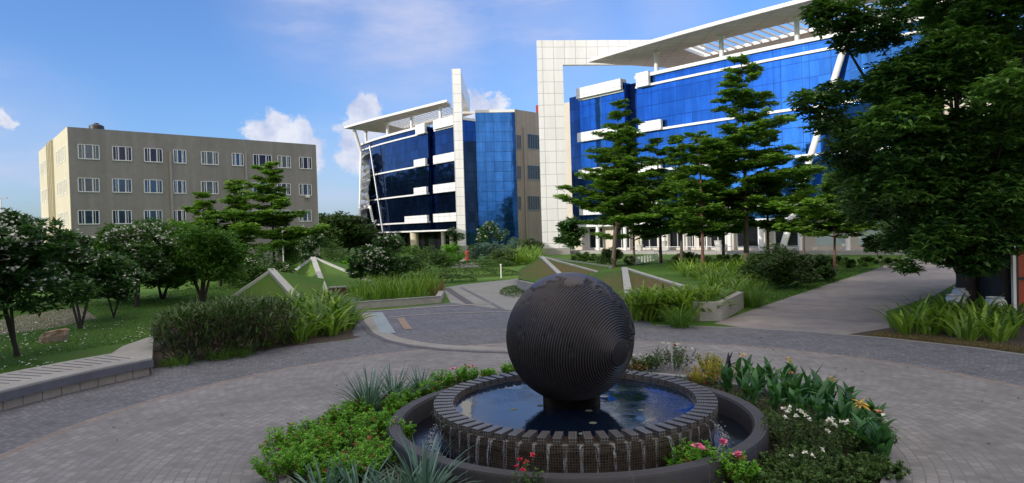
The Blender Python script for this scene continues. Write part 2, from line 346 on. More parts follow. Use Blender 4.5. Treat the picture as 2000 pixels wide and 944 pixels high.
# paved forecourt north of the ring and the pale walkway
sheet('forecourt_paving', [onr(120, 13), G(690, 612)[:2], G(880, 592)[:2], G(1000, 607)[:2], G(1240, 612)[:2], onr(72, 13.1)], .004, m_patch)
sheet('walkway', [G(880, 592)[:2], G(865, 563)[:2], G(905, 556)[:2], G(1010, 545)[:2], G(1062, 552)[:2], G(1100, 612)[:2], G(1000, 607)[:2]], .0085, m_concl)
sheet('entrance_path', [G(880, 524)[:2], G(940, 523)[:2], G(918, 507)[:2], G(900, 507)[:2]], .0085, m_concl)
def band(name, pts, w, z, mat):
    mb = MB(); P = [np.array(p[:2]) for p in pts]; L_, R_ = [], []
    for i, p in enumerate(P):
        t = P[min(i+1, len(P)-1)]-P[max(i-1, 0)]; t /= np.linalg.norm(t); n = np.array([-t[1], t[0]])*w/2; L_.append(p+n); R_.append(p-n)
    for i in range(len(P)-1): mb.add([(*R_[i], z), (*R_[i+1], z), (*L_[i+1], z), (*L_[i], z)], [(0, 1, 2, 3)])
    return tag(mb.build(name, mat), kind='structure')
m_band = M('pale_stone_band', (.30, .285, .265), .8, 0, .2, 1.2); m_bandb = M('blue_grey_band', (.27, .33, .37), .8, 0, .15, 1.2); m_bandt = M('tan_band', (.29, .215, .165), .8, 0, .2, 1.2)
m_bandd = M('dark_stone_band', (.11, .105, .12), .8, 0, .3, 2)
arc = [G(*q) for q in ((712, 612), (722, 630), (738, 648), (765, 661), (810, 671), (860, 677), (930, 681), (1000, 683))]
band('paving_band', arc, .55, .0125, m_band)
band('paving_groove', [G(*q) for q in ((700, 612), (708, 632), (724, 652), (755, 667), (805, 678), (860, 684), (930, 688), (1000, 690))], .22, .0165, m_bandd)
band('paving_band', [G(*q) for q in ((735, 611), (745, 630), (758, 652))], .55, .017, m_bandb)
band('paving_band', [G(*q) for q in ((712, 609), (800, 603), (900, 597), (960, 594))], .35, .0205, m_band)
band('paving_band', [G(*q) for q in ((760, 620), (860, 613), (1000, 609), (1100, 608))], .2, .0165, m_band)
band('paving_band', [G(*q) for q in ((782, 622), (790, 634), (798, 644))], .3, .0205, m_bandt)
band('paving_groove', [G(*q) for q in ((872, 563), (896, 580), (918, 594))], .4, .0245, m_bandd)
band('paving_groove', [G(*q) for q in ((900, 562), (935, 580), (985, 607))], .25, .0125, m_paved)
# concrete road joints
for a, b in (((1420, 612), (1740, 632)), ((1500, 592), (1730, 605)), ((1570, 572), (1760, 580))):
    band('road_joint', [G(*a), G(*b)], .05, .0085, m_bandd)
band('road_edge', [onr(72, 13.35), onr(60, 13.35), onr(50, 13.35), onr(40, 13.35), onr(30, 13.35), onr(18, 13.35)], .16, .013, m_concl)

# unseen shading block added behind the photographer (outside the picture: it throws the shade the forecourt lies in)
mb = MB(); mb.prism([(-108, -14), (-8, -14), (-8, -34), (-108, -34)], 0, 41)
o = mb.build('unseen_shade_block', m_creamw); tag(o, 'unseen pale block added behind the viewpoint to shade the forecourt', 'building')

# ------------------------------------------------------------------ foliage generators
def smooth_noise(P, s, seed=0):
    r = np.random.default_rng(seed); v = np.zeros(len(P))
    for k in range(5):
        d = r.normal(size=3); d /= np.linalg.norm(d); v += np.sin((P@d)*s*(1+.6*k)+r.uniform(0, 6.28))
    return v/5
def leafquads(P, D, Nn, Lg, Wd, rv, fold=.12):
    N = len(P); S = np.cross(D, Nn); S /= np.linalg.norm(S, axis=1)[:, None]+1e-9
    Lg = Lg[:, None]; Wd = Wd[:, None]; up = np.cross(S, D)
    V = np.empty((N, 4, 3)); V[:, 0] = P; V[:, 1] = P+D*Lg*.45+S*Wd*.5+up*Lg*fold; V[:, 2] = P+D*Lg; V[:, 3] = P+D*Lg*.45-S*Wd*.5+up*Lg*fold
    return V.reshape(-1, 3), np.arange(4*N).reshape(N, 4), np.repeat(rv, 4)
def whorls(C, r, n, L, W, flat, seed_r=None, up=.25):
    """n leaves fanning out from each centre; flat 0..1 = how level they lie"""
    K = len(C); P = np.repeat(C, n, 0)
    az = np.tile(np.arange(n)*2*math.pi/n, K)+np.repeat(r.uniform(0, 6.28, K), n)+r.normal(0, .25, K*n)
    el = r.normal(up, .35*(1-flat)+.12, K*n)
    D = np.stack([np.cos(az)*np.cos(el), np.sin(az)*np.cos(el), np.sin(el)], 1)
    Nn = np.stack([r.normal(0, .35, K*n), r.normal(0, .35, K*n), np.ones(K*n)], 1)
    s = r.uniform(.7, 1.2, K*n); return P, D, Nn, L*s, W*s
def rvof(P, r, s=1.0, seed=1, w=.5):
    return np.clip(.45+w*smooth_noise(P, s, seed)+r.normal(0, .22, len(P)), 0, 1)
def layered_tree_mesh(h, rad, first, tiers, seed, lean=(0, 0), L=.32, dens=1.0, bark=None, leaf=None, trunks=1):
    r = np.random.default_rng(seed); mb = MB(); C = []
    for tr in range(trunks):
        off = np.array([0, 0]) if tr == 0 else r.uniform(-.25, .25, 2); ln = np.array(lean)+(r.uniform(-.12, .12, 2) if trunks > 1 else 0)
        hh = h*(1 if tr == 0 else r.uniform(.72, .9)); R0 = h*.0105+.03
        pts = []
        for i in range(9):
            t = i/8; pts.append((off[0]+ln[0]*hh*t+.05*math.sin(5*t+tr), off[1]+ln[1]*hh*t+.05*math.cos(4*t), hh*t))
        mb.tube(pts, [R0*(1-.85*i/8)*(1.3 if i == 0 else 1) for i in range(9)], 7)
        nbr = int(tiers*4.0); ga = r.uniform(0, 6.28)
        for k in range(nbr):
            t = (k+r.uniform(-.3, .3))/nbr; t = max(t, 0); tt = (math.floor(t*tiers)+.5)/tiers; t = t*.55+tt*.45
            z = hh*(first+(0.985-first)*t**.92)
            c = np.array([off[0]+ln[0]*z, off[1]+ln[1]*z, z]); ga += 2.4+r.normal(0, .25); a = ga
            bl = (rad*(1-.9*t**1.1)+.15)*r.choice([.5, .8, 1, 1.12])*r.uniform(.85, 1.08); rise = r.uniform(.04, .40)
            d = np.array([math.cos(a), math.sin(a), 0]); s_ = np.array([-d[1], d[0], 0])
            e = c+d*bl+np.array([0, 0, bl*rise]); mb.tube([c, c+d*bl*.5+np.array([0, 0, bl*rise*.7]), e], [R0*.3*(1-t)+.012, R0*.16*(1-t)+.008, .005], 4, False)
            npad = int(2+bl*2.0)
            for q in range(npad):
                u = .16+.84*(q+.7+r.uniform(-.3, .3))/npad; w = r.uniform(-1, 1)*bl*.30*(1-abs(u-.55)); pr = (.26+.14*bl*r.uniform(.6, 1.2))*(1.15-.5*u)
                pc = c+d*u*bl+s_*w+np.array([0, 0, bl*rise*u**.8+r.normal(0, .09)-abs(w)*.06]); n = int(dens*46*pr*pr+7)
                aa = r.uniform(0, 6.28, n); qq = np.sqrt(r.random(n))*pr
                C.append(pc+np.stack([np.cos(aa)*qq, np.sin(aa)*qq, r.normal(0, .055+.04*pr, n)-.15*qq*qq], 1))
    C = np.concatenate(C)
    P, D, Nn, Lg, Wd = whorls(C, r, 5, L, L*.52, .8, up=.12)
    V, F, rv = leafquads(P, D, Nn, Lg, Wd, rvof(P, r, .9, seed))
    return mb, npmesh('crown', V, F, leaf or lf_tier, rv)
def layered_tree(px, py, depth, h, rad, label, seed, first=.2, tiers=9, bark=None, L=.32, dens=1.0, lean=(0, 0), group=None, trunks=1):
    p = H(px, py, depth); loc = (p[0], depth, 0)
    t = thing('layered_tree', loc, label, 'tree', group); mb, me = layered_tree_mesh(h, rad, first, tiers, seed, lean, L, dens, trunks=trunks)
    mb.build('trunk', bark or m_bark, t, smooth=True); link('crown', me, t); return t
def cloud_points(r, n, centres, radii, shell=.55):
    k = r.choice(len(centres), n, p=radii**2/np.sum(radii**2)); d = r.normal(size=(n, 3)); d /= np.linalg.norm(d, axis=1)[:, None]
    u = (shell+(1-shell)*r.random(n)**.6)*r.uniform(.85, 1.12, n)
    return centres[k]+d*(u*radii[k])[:, None]*np.array([1, 1, .75])
def bushy(name, loc, rx, ry, h, z0, nb, nl, L, mat, label, cat, seed, trunk=None, group=None, whorl=5, flat=.4, stems=3, wr=.5, aspect=.5, flowers=None, parent=None):
    """a shrub or a broad tree: many overlapping leaf clumps around branch ends"""
    r = np.random.default_rng(seed); t = parent or thing(name, loc, label, cat, group)
    a = r.uniform(0, 6.28, nb); q = np.sqrt(r.random(nb))*.8; zc = r.uniform(.15, .85, nb)
    prof = np.sin(np.clip(zc*.8+.25, 0, 1)*math.pi)**.6
    cen = np.stack([np.cos(a)*q*rx*prof, np.sin(a)*q*ry*prof, z0+(h-z0)*zc], 1); rad = r.uniform(.22, .42, nb)*min((rx+ry)/2, (h-z0)*.9)
    C = cloud_points(r, nl, cen, rad); C = C[C[:, 2] > z0*.8+.01]
    C[:, 2] = np.minimum(C[:, 2], h*1.04)
    P, D, Nn, Lg, Wd = whorls(C, r, whorl, L, L*aspect, flat)
    V, F, rv = leafquads(P, D, Nn, Lg, Wd, rvof(P, r, 2.2/max(h, .3), seed, .45))
    if trunk is not None:
        mb = MB(); R0 = trunk
        for s in range(stems):
            a_ = s*6.28/stems+r.uniform(-.4, .4); top = cen[r.integers(nb)]
            base = np.array([math.cos(a_), math.sin(a_), 0])*R0*.8
            mid = base*2.5+np.array([top[0]*.35, top[1]*.35, z0+(h-z0)*.15])
            mb.tube([base-np.array([0, 0, .05]), mid, mid*.4+top*.6, top], [R0, R0*.75, R0*.5, R0*.2], 6)
            for _ in range(3):
                t2 = cen[r.integers(nb)]; mb.tube([mid, mid*.5+t2*.5+np.array([0, 0, .1]), t2], [R0*.5, R0*.32, R0*.12], 5)
        mb.build('trunk', m_barkd if cat == 'tree' else m_bark, t, smooth=True)
        link('crown', npmesh('crown', V, F, mat, rv), t)
    else: link('foliage', npmesh('foliage', V, F, mat, rv), t)
    if flowers:
        mf, nf, fs, np_ = flowers
        outer = C[np.argsort(-(C[:, 2]/h*.8-C[:, 1]/max(ry, .1)*.45+r.normal(0, .35, len(C))))][:nf*3]; outer = outer[r.permutation(len(outer))[:nf]]
        F_ = np.repeat(outer, np_, 0)+r.normal(0, fs*1.0, (len(outer)*np_, 3))+np.array([0, 0, fs])
        P, D, Nn, Lg, Wd = whorls(F_, r, 5, fs, fs*.8, .3, up=.5)
        V, F, rv = leafquads(P, D, Nn, Lg, Wd, np.ones(len(P))); o = link('blossom', npmesh('blossom', V, F, mf, rv), t)
        if len(outer) > 20: o['kind'] = 'stuff'
    return t
def blade_mesh(name, base, az, Ln, Wd, el0, droop, mat, rv, nseg=5, fold=.25, prof='lance'):
    N = len(base); ds = Ln/nseg; el = el0.copy(); p = base.copy(); pts = [p.copy()]; els = [el.copy()]
    for i in range(nseg):
        d = np.stack([np.cos(az)*np.cos(el), np.sin(az)*np.cos(el), np.sin(el)], 1); p = p+d*ds[:, None]; pts.append(p.copy()); el = el-droop/nseg*(0.4+1.2*i/nseg); els.append(el.copy())
    side = np.stack([-np.sin(az), np.cos(az), np.zeros(N)], 1); V = np.empty((N, nseg+1, 3, 3))
    for i in range(nseg+1):
        t = i/nseg; w = (math.sin(math.pi*(.12+.88*t)**.75)*.95+.05 if prof == 'lance' else (1-t)**.6*.9+.02) if i < nseg else .02
        e = els[i]; nrm = np.stack([-np.cos(az)*np.sin(e), -np.sin(az)*np.sin(e), np.cos(e)], 1); W_ = (Wd*w*.5)[:, None]
        V[:, i, 0] = pts[i]-side*W_+nrm*W_*fold*2; V[:, i, 1] = pts[i]; V[:, i, 2] = pts[i]+side*W_+nrm*W_*fold*2
    idx = np.arange(N)[:, None]*(nseg+1)*3; fs = []
    for i in range(nseg):
        for s in (0, 1):
            a = i*3+s; fs.append(idx+np.array([[a, a+1, a+4, a+3]]))
    F = np.stack(fs, 1).reshape(-1, 4); return npmesh(name, V.reshape(-1, 3), F, mat, np.repeat(rv, (nseg+1)*3))
def clump(name, loc, n, rad, L, W, mat, label, cat, seed, group=None, el=(50, 85), droop=(60, 130), nseg=5, fold=.25, z=0, prof='lance', parent=None, part='leaves', rvb=(.1, .9)):
    r = np.random.default_rng(seed); t = parent or thing(name, loc, label, cat, group)
    az = r.uniform(0, 6.28, n); q = np.sqrt(r.random(n))*rad
    if hasattr(rad, '__len__'): pass
    base = np.stack([np.cos(az)*q, np.sin(az)*q, np.full(n, z)], 1); az = az+r.normal(0, .5, n)
    Ln = L*r.uniform(.6, 1.1, n); Wd = W*r.uniform(.7, 1.15, n); e0 = np.radians(r.uniform(el[0], el[1], n)); dr = np.radians(r.uniform(droop[0], droop[1], n))
    link(part, blade_mesh(part, base, az, Ln, Wd, e0, dr, mat, r.uniform(rvb[0], rvb[1], n), nseg, fold, prof), t); return t

# ------------------------------------------------------------------ curved office buildings
class Line:
    def __init__(s, pts, step=1.0):
        pts = np.array(pts, float); d = np.r_[0, np.cumsum(np.linalg.norm(np.diff(pts, axis=0), axis=1))]
        # smooth with a cubic fit
        k = min(3, len(pts)-1); s.cx = np.polyfit(d, pts[:, 0], k); s.cy = np.polyfit(d, pts[:, 1], k); s.len = d[-1]
    def p(s, t): return np.array([np.polyval(s.cx, t), np.polyval(s.cy, t)])
    def n(s, t): d = s.p(t+.05)-s.p(t-.05); d /= np.linalg.norm(d); return np.array([d[1], -d[0]])   # right-hand side = outward
    def at(s, t, off): return s.p(t)+s.n(t)*off
    def s_of(s, px, z, lo=-3, hi=None):
        lo_, hi_ = lo, hi or s.len+5
        for _ in range(40):
            m = (lo_+hi_)/2; q = Q((*s.p(m), z))[0]
            if q < px: lo_ = m
            else: hi_ = m
        return (lo_+hi_)/2
    def strip(s, mb, s0, s1, z0, z1, out, inn, step=1.5):
        n = max(1, int(abs(s1-s0)/step)); ts = [s0+(s1-s0)*i/n for i in range(n+1)]
        f = [s.at(t, out) for t in ts]; b = [s.at(t, inn) for t in ts]
        vs = [(*q, z) for z in (z0, z1) for q in f]+[(*q, z) for z in (z0, z1) for q in b]; m = n+1; fs = []
        for i in range(n):
            fs += [(i, i+1, m+i+1, m+i), (2*m+i+1, 2*m+i, 3*m+i, 3*m+i+1), (i+1, i, 2*m+i, 2*m+i+1), (m+i, m+i+1, 3*m+i+1, 3*m+i)]
        fs += [(0, m, 3*m, 2*m), (n, 2*m+n, 3*m+n, m+n)]
        mb.add(vs, fs); return mb
FL = [4.1, 5.6, 10.8, 16.0, 21.9, 23.0]
def slab(mb, P, z0, z1): mb.prism(P, z0, z1)
def ccw(P):
    a = sum(P[i][0]*P[(i+1) % len(P)][1]-P[(i+1) % len(P)][0]*P[i][1] for i in range(len(P))); return P if a > 0 else P[::-1]
def canopy(root, org, fr, bk, of, ob, z, cols, mat_s, colr=.28, zr=23.2, slat=1.1):
    """fr/bk front and back outline, of/ob front and back edges of the opening (all Line, same run)"""
    def pts(l, t0, t1, n): return [l.p(l.len*(t0+(t1-t0)*i/n)) for i in range(n+1)]
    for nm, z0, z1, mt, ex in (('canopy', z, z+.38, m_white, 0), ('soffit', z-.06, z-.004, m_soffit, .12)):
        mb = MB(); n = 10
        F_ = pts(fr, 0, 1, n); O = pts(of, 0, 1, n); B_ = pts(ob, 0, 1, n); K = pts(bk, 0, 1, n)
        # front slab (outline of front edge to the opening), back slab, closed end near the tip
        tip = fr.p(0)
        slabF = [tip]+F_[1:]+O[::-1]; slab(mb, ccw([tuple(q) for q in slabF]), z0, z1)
        slabB = [tuple(q) for q in B_]+[tuple(q) for q in K[::-1]]; slab(mb, ccw(slabB), z0, z1)
        slab(mb, ccw([tuple(tip), tuple(O[0]), tuple(B_[0]), tuple(K[0])]), z0, z1)
        mb.build(nm, mt, root, org)
    n = int(of.len/slat)
    for i in range(1, n):
        mb = MB(); t = i/n; a = of.p(of.len*t); b = ob.p(ob.len*t); d = (b-a)/np.linalg.norm(b-a); w = np.array([-d[1], d[0]])*.09
        mb.prism(ccw([tuple(a-w), tuple(b-w), tuple(b+w), tuple(a+w)]), z+.04, z+.30); mb.build('louvre', m_whitep, root, org)
    for c in cols:
        mb = MB(); mb.tube([(c[0], c[1], zr), (c[0], c[1], z-.05)], colr, 14); mb.lathe([(colr, -.5), (colr*1.9, -.06)], (c[0], c[1], z), 14); mb.build('canopy_column', m_whitep, root, org, True)

# ---- right-hand building
FA = Line([(9.1, 99.2), (15.7, 91.7), (18.6, 88.5), (24.2, 82.9), (28.0, 78.8), (31.8, 75.0), (35.6, 72.0), (42.0, 66.6)])
oA = np.array([22., 84., 0]); A = thing('glass_office_building', oA, 'large blue glass office building with white bands, tall white portal frame and sweeping roof canopy', 'building')
sA0 = FA.s_of(1133, 20); sA1 = FA.s_of(1219, 22); sA2 = FA.s_of(1243, 22); sE = FA.len
zs = [4.1, 5.6, 10.8, 16.0, 21.9]
def facade(root, org, fl, seg, z_list, ztop, gm, gd, blocks, notch):
    for i in range(len(z_list)-1):
        z0, z1 = z_list[i], z_list[i+1]
        for (a, b, off) in seg:
            mb = MB(); fl.strip(mb, a, b, z0+.002, z1-.002, off, off-.25); mb.build('glass_storey', gm, root, org)
    for (a, b, off) in seg:
        mb = MB(); fl.strip(mb, a, b, z_list[-1]+.002, ztop, off, off-.25); mb.build('glass_storey', gm, root, org)
        for z in z_list[1:]:
            mb = MB(); fl.strip(mb, a+.02, b-.02, z-.14, z+.14, off+.28, off+.004); mb.build('white_band', m_whitep, root, org)
        mb = MB(); fl.strip(mb, a, b, ztop+.002, ztop+.42, off+.35, off-.5); mb.build('parapet_cap', m_whitep, root, org)
    for (a, b) in notch:
        mb = MB(); fl.strip(mb, a, b, z_list[0], ztop-.1, -1.2, -1.4); mb.build('recessed_glass', gd, root, org)
    for (a, b, z0, z1, off) in blocks:
        mb = MB(); fl.strip(mb, a, b, z0, z1, off+.75, off+.29); mb.build('white_block', m_white, root, org)
sb = FA.s_of(1249, 22); se_ = FA.s_of(1273, 22)
bl = [(sA0, sA1, z-.15, z+1.15, 0) for z in (5.6, 10.8, 16.0)]+[(sA0, sA1, 22.0, 23.45, 0)]
bl += [(FA.s_of(1254, z), FA.s_of(1297, z), z-.15, z+1.15, 0) for z in (5.6, 10.8, 16.0)]+[(sb, se_, 21.75, 23.6, 0)]
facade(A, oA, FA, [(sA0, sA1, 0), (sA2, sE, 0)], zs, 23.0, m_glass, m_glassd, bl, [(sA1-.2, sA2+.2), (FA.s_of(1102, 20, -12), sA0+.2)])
# side cheeks of the projecting bays
for s_ in (sA0, sA1, sA2):
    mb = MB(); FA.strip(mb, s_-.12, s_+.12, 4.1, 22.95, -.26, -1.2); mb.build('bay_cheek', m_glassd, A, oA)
# core, roof and end walls
cp = [tuple(FA.at(t, -2.8)) for t in np.linspace(-4.5, sE-.5, 14)]
mb = MB(); mb.prism(ccw(cp+[(62, 84), (20, 122)]), 4.05, 22.7); mb.build('core', m_creamw, A, oA)
mb = MB(); FA.strip(mb, sA0-3, sE, 3.75, 4.08, .2, -5.0); mb.build('underside_slab', m_whitep, A, oA)
mb = MB(); FA.strip(mb, sA0-6, sE+4, .004, .42, 1.6, -9.0); mb.build('plinth', m_conc, A, oA)
# ground floor: recessed wall with dark windows, columns, pale panels to the right
GWo = -1.3; gz0, gz1 = .42, 3.75
openings = [(1138, 1167), (1186, 1219), (1240, 1274), (1295, 1330), (1336, 1347), (1352, 1370), (1376, 1408), (1428, 1473), (1503, 1552)]
edges = [FA.s_of(1120, 2, -8)]
def gpart(a, b, z0, z1, off, thick, nm, mt, par=A): mb = MB(); FA.strip(mb, a, b, z0, z1, off, off-thick); return mb.build(nm, mt, par, oA)
prev = FA.s_of(1110, 2, -12)
for a_, b_ in openings:
    a, b = FA.s_of(a_, 2), FA.s_of(b_, 2)
    gpart(prev, a, gz0, gz1, GWo, .3, 'pier', m_creamw); prev = b
    w = gpart(a, b, gz0+.25, gz1-.2, GWo-.16, .05, 'window', m_dark)
    mb = MB(); 
    for (x0, x1, z0, z1) in ((a, b, gz0+.20, gz0+.3), (a, b, gz1-.25, gz1-.15), (a, a+.13, gz0+.3, gz1-.25), (b-.13, b, gz0+.3, gz1-.25), ((a+b)/2-.03, (a+b)/2+.03, gz0+.3, gz1-.25)): FA.strip(mb, x0, x1, z0+.001, z1-.001, GWo+.05, GWo-.15)
    mb.build('window_frame', m_whitep, w, oA)
    gpart(a, b, gz0, gz0+.2, GWo, .3, 'sill_wall', m_creamw); gpart(a, b, gz1-.15, gz1, GWo, .3, 'lintel', m_creamw)
gpart(prev, FA.s_of(1584, 2), gz0, gz1, GWo, .3, 'pier', m_creamw)
for a_, b_ in ((1584, 1641), (1668, 1742)):
    gpart(FA.s_of(a_, 2), FA.s_of(b_, 2), gz0+.5, gz1-.3, GWo+.02, .2, 'frosted_window', m_frost)
    gpart(FA.s_of(a_, 2), FA.s_of(b_, 2), gz0, gz0+.49, GWo, .3, 'sill_wall', m_creamw); gpart(FA.s_of(a_, 2), FA.s_of(b_, 2), gz1-.3, gz1, GWo, .3, 'lintel', m_creamw)
gpart(FA.s_of(1641, 2), FA.s_of(1668, 2), gz0, gz1, GWo, .3, 'pier', m_creamw); gpart(FA.s_of(1742, 2), sE, gz0, gz1, GWo, .3, 'pier', m_creamw)
for px in (1167, 1220, 1295, 1333, 1372, 1424, 1486, 1563, 1655, 1735):
    c = FA.at(FA.s_of(px, 2), -.1); mb = MB(); mb.tube([(c[0], c[1], .42), (c[0], c[1], 3.74)], .26, 14); mb.build('ground_column', m_whitep, A, oA, True)
# roof canopy with its opening
fr = Line([(11.1, 93.2), (17.5, 84.6), (23.2, 78.6), (30.1, 71.0), (37.5, 63.6), (46, 56)]); bk = Line([(24.1, 98.3), (29, 94), (40, 83.5), (52, 72)])
of = Line([(22.7, 87.8), (32.1, 77.5), (43, 66.5)]); ob = Line([(26.6, 92.3), (36.3, 81.4), (48, 70)])
cc = [tuple(FA.at(FA.s_of(px, 24), -.9)) for px in (1274, 1402, 1551)]+[tuple(FA.at(sE-4, -.9))]
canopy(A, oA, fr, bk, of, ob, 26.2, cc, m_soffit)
# portal frame
mb = MB(); a = np.array([4.3, 94.6]); d = np.array([.995, .095]); e = a+d*3.5; g_ = a+d*24
mb.wallbox(a, e, .95, 29.75, 0, .7); mb.wallbox(e, g_, 26.35, 29.75, 0, .7); mb.build('portal_frame', m_white, A, oA)
mb = MB(); mb.wallbox(a-d*.25, e+d*.25, .004, .95, .2, 1.7); mb.build('frame_plinth', m_conc, A, oA)
# leaning column
mb = MB(); b0 = G(1526, 492, .42); mb.tube([b0, H(1672, 16, 71.0)], .34, 16); mb.build('leaning_column', m_whitep, A, oA, True)
# cream end wing seen through the big tree
mb = MB(); mb.prism(ccw([(43.0, 67.5), (50, 61), (72, 80), (60, 92)]), .004, 19); mb.build('end_wing', m_creamw, A, oA)

# ---- left-hand glass building
FB = Line([(-33.0, 150.5), (-27, 140.5), (-20.5, 132.0), (-13.6, 123.3), (-8.9, 117.6)])
oB = np.array([-18., 130., 0]); B = thing('curved_office_building', oB, 'smaller navy glass office building with a thin white fin and slanted canopy, behind the gardens', 'building')
b0 = FB.s_of(705, 20); b1 = FB.s_of(836, 20); b2 = FB.s_of(850, 20); b3 = FB.s_of(893, 20)
bl = [(FB.s_of(815, z), b1, z-.15, z+1.25, 0) for z in (10.8, 16.0)]+[(FB.s_of(797, 5.6), b1, 5.45, 6.85, 0), (FB.s_of(818, 22), FB.s_of(836, 22), 21.8, 23.6, 0)]
bl += [(FB.s_of(853, z), b3, z-.15, z+1.35, 0) for z in (5.6, 10.8, 16.0)]+[(FB.s_of(853, 22), b3, 22.0, 23.6, 0)]
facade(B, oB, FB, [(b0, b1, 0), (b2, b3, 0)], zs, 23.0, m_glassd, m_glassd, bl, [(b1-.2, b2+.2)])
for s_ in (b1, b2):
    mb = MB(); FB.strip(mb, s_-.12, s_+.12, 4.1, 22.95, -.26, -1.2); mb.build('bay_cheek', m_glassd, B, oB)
cp = [tuple(FB.at(t, -2.8)) for t in np.linspace(b0+.3, b3, 12)]
mb = MB(); mb.prism(ccw(cp+[(-3.5, 123.0), (6, 126), (-8, 160), (-24, 160)]), 4.05, 22.7); mb.build('core', m_creamw, B, oB)
mb = MB(); FB.strip(mb, b0, b3, 3.8, 4.08, .1, -4.0); mb.build('underside_slab', m_whitep, B, oB)
mb = MB(); FB.strip(mb, b0, b3, .004, 3.8, -3.6, -4.0); mb.build('ground_floor_glass', m_dark, B, oB)
for i, px in enumerate((770, 802, 858, 874, 745)):
    c = FB.at(FB.s_of(px, 2), -.9); mb = MB(); mb.tube([(c[0], c[1], .004), (c[0], c[1], 3.79)], .85 if i == 1 else .4, 16); mb.build('ground_column', m_cream if i == 1 else m_creamw, B, oB, True)
fr = Line([(-34.8, 144.4), (-26.5, 135.0), (-18, 126), (-10.6, 118.3)]); bk = Line([(-26.1, 154.4), (-21, 148), (-12, 138), (-6.5, 131)])
of = Line([(-25.5, 139.5), (-17, 130.3), (-10.2, 122.5)]); ob = Line([(-22.6, 147), (-16.2, 139.5), (-8.6, 130.6)])
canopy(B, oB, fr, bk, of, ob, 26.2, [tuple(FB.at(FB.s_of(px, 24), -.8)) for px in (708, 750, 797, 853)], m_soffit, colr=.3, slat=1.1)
mb = MB(); a = np.array([-9.4, 116.6]); mb.prism([(a[0], a[1]), (a[0]+1.5, a[1]), (a[0]+1.5, a[1]+1.9), (a[0], a[1]+1.9)], 1.2, 31.4)
mb.prism([(a[0], a[1]+1.9), (a[0]+1.5, a[1]+1.9), (a[0]+1.5, a[1]+26), (a[0], a[1]+26)], 28.0, 31.4); mb.build('portal_fin', m_white, B, oB)
mb = MB(); mb.box((a[0]+.75, a[1]+.95, .62), (2.1, 2.4, 1.2)); mb.build('fin_plinth', m_conc, B, oB)
# glass stair block and beige wing to the right of the fin
p928 = H(928, 222, 120)[:2]; p1004 = H(1005, 219, 120.5)[:2]; p905 = np.array([a[0]+1.5, a[1]+1.2])
mb = MB(); mb.wallbox(p928, p1004, 1.2, 24.4, 0, .4); mb.build('stair_glass', m_glass, B, oB)
mb = MB(); mb.wallbox(p928+[.02, 0], p1004, 24.402, 24.9, .15, .6); mb.build('parapet_cap', m_whitep, B, oB)
mb = MB(); mb.wallbox(p905, p928+[0, .1], 1.2, 22.9, 0, .4); mb.build('stair_glass', m_glassd, B, oB)
mb = MB(); mb.wallbox(p905, p928, 22.902, 23.35, .1, .6); mb.build('parapet_cap', m_whitep, B, oB)
w0 = p1004+[.05, .45]; w1 = H(1085, 232, 129)[:2]; wd = (w1-w0)/np.linalg.norm(w1-w0)
mb = MB(); mb.wallbox(w0, w1+wd*4, .004, 25.0, 0, 9); mb.prism(ccw([tuple(w0+wd*.05+np.array([-.1, 9])), tuple(w1+np.array([-3, 12])), tuple(w1+np.array([-3, 22])), tuple(w0+np.array([-4, 22]))]), 20, 25.5); mb.build('beige_wing', m_beige, B, oB)
def wall_s(px, py, P0, P1):
    d = cF+cR*(px-1000)/FPX-cU*(py-472)/FPX; P0 = np.array(P0[:2]); w = np.array(P1[:2])-P0; Lw = np.linalg.norm(w); w /= Lw
    Amat = np.array([[d[0], -w[0]], [d[1], -w[1]]]); t, s = np.linalg.solve(Amat, P0); return s, CZ+t*d[2]
def flat_window(root, org, P0, P1, s0, s1, z0, z1, kind='plain', gl=None, name='window'):
    P0 = np.array(P0[:2]); w = (np.array(P1[:2])-P0); w /= np.linalg.norm(w)
    def at(s): return P0+w*s
    mb = MB(); mb.wallbox(at(s0), at(s1), z0, z1, .012, .05); win = mb.build(name, gl or m_winglass, root, org)
    mb = MB(); f = .09
    for a, b, c, d in ((s0-.04, s1+.04, z0-.1, z0), (s0, s1, z1, z1+.06), (s0-.06, s0+.02, z0, z1), (s1-.02, s1+.06, z0, z1)): mb.wallbox(at(a), at(b), c+.001, d-.001, .09, .04)
    if kind == 'bars':
        q = (s1-s0); 
        for k in (.17, .30, .70, .83): mb.wallbox(at(s0+q*k-.035*(1.6 if k in (.30, .70) else .6)), at(s0+q*k+.035*(1.6 if k in (.30, .70) else .6)), z0+.001, z1-.001, .07, .04)
    else:
        for k in range(1, 5): a = s0+(s1-s0)*k/5; mb.wallbox(at(a-.03), at(a+.03), z0+.001, z1-.001, .06, .04)
    mb.build('window_frame', m_whitep if kind == 'bars' else m_steel, win, org); return win
for pys in ((265, 292), (325, 351), (384, 410)):
    for pxs in ((1008, 1017), (1030, 1053)):
        s0, _ = wall_s(pxs[0], pys[0], w0, w1); s1, zt = wall_s(pxs[1], pys[0], w0, w1); _, zb = wall_s(pxs[1], pys[1], w0, w1)
        flat_window(B, oB, w0, w1, s0, s1, zb, zt, gl=m_dark)
s_, _ = wall_s(1023, 300, w0, w1); c = w0+wd*s_+np.array([wd[1], -wd[0]])*.2; mb = MB(); mb.tube([(c[0], c[1], .1), (c[0], c[1], 22)], .13, 8); mb.build('drain_pipe', m_pipe, B, oB, True)
mb = MB(); c = H(1052, 215, 128); mb.box((c[0], c[1], 25.9), (1.0, 1, 1.8)); mb.build('red_tank', M('red_paint', (.4, .05, .04)), B, oB)
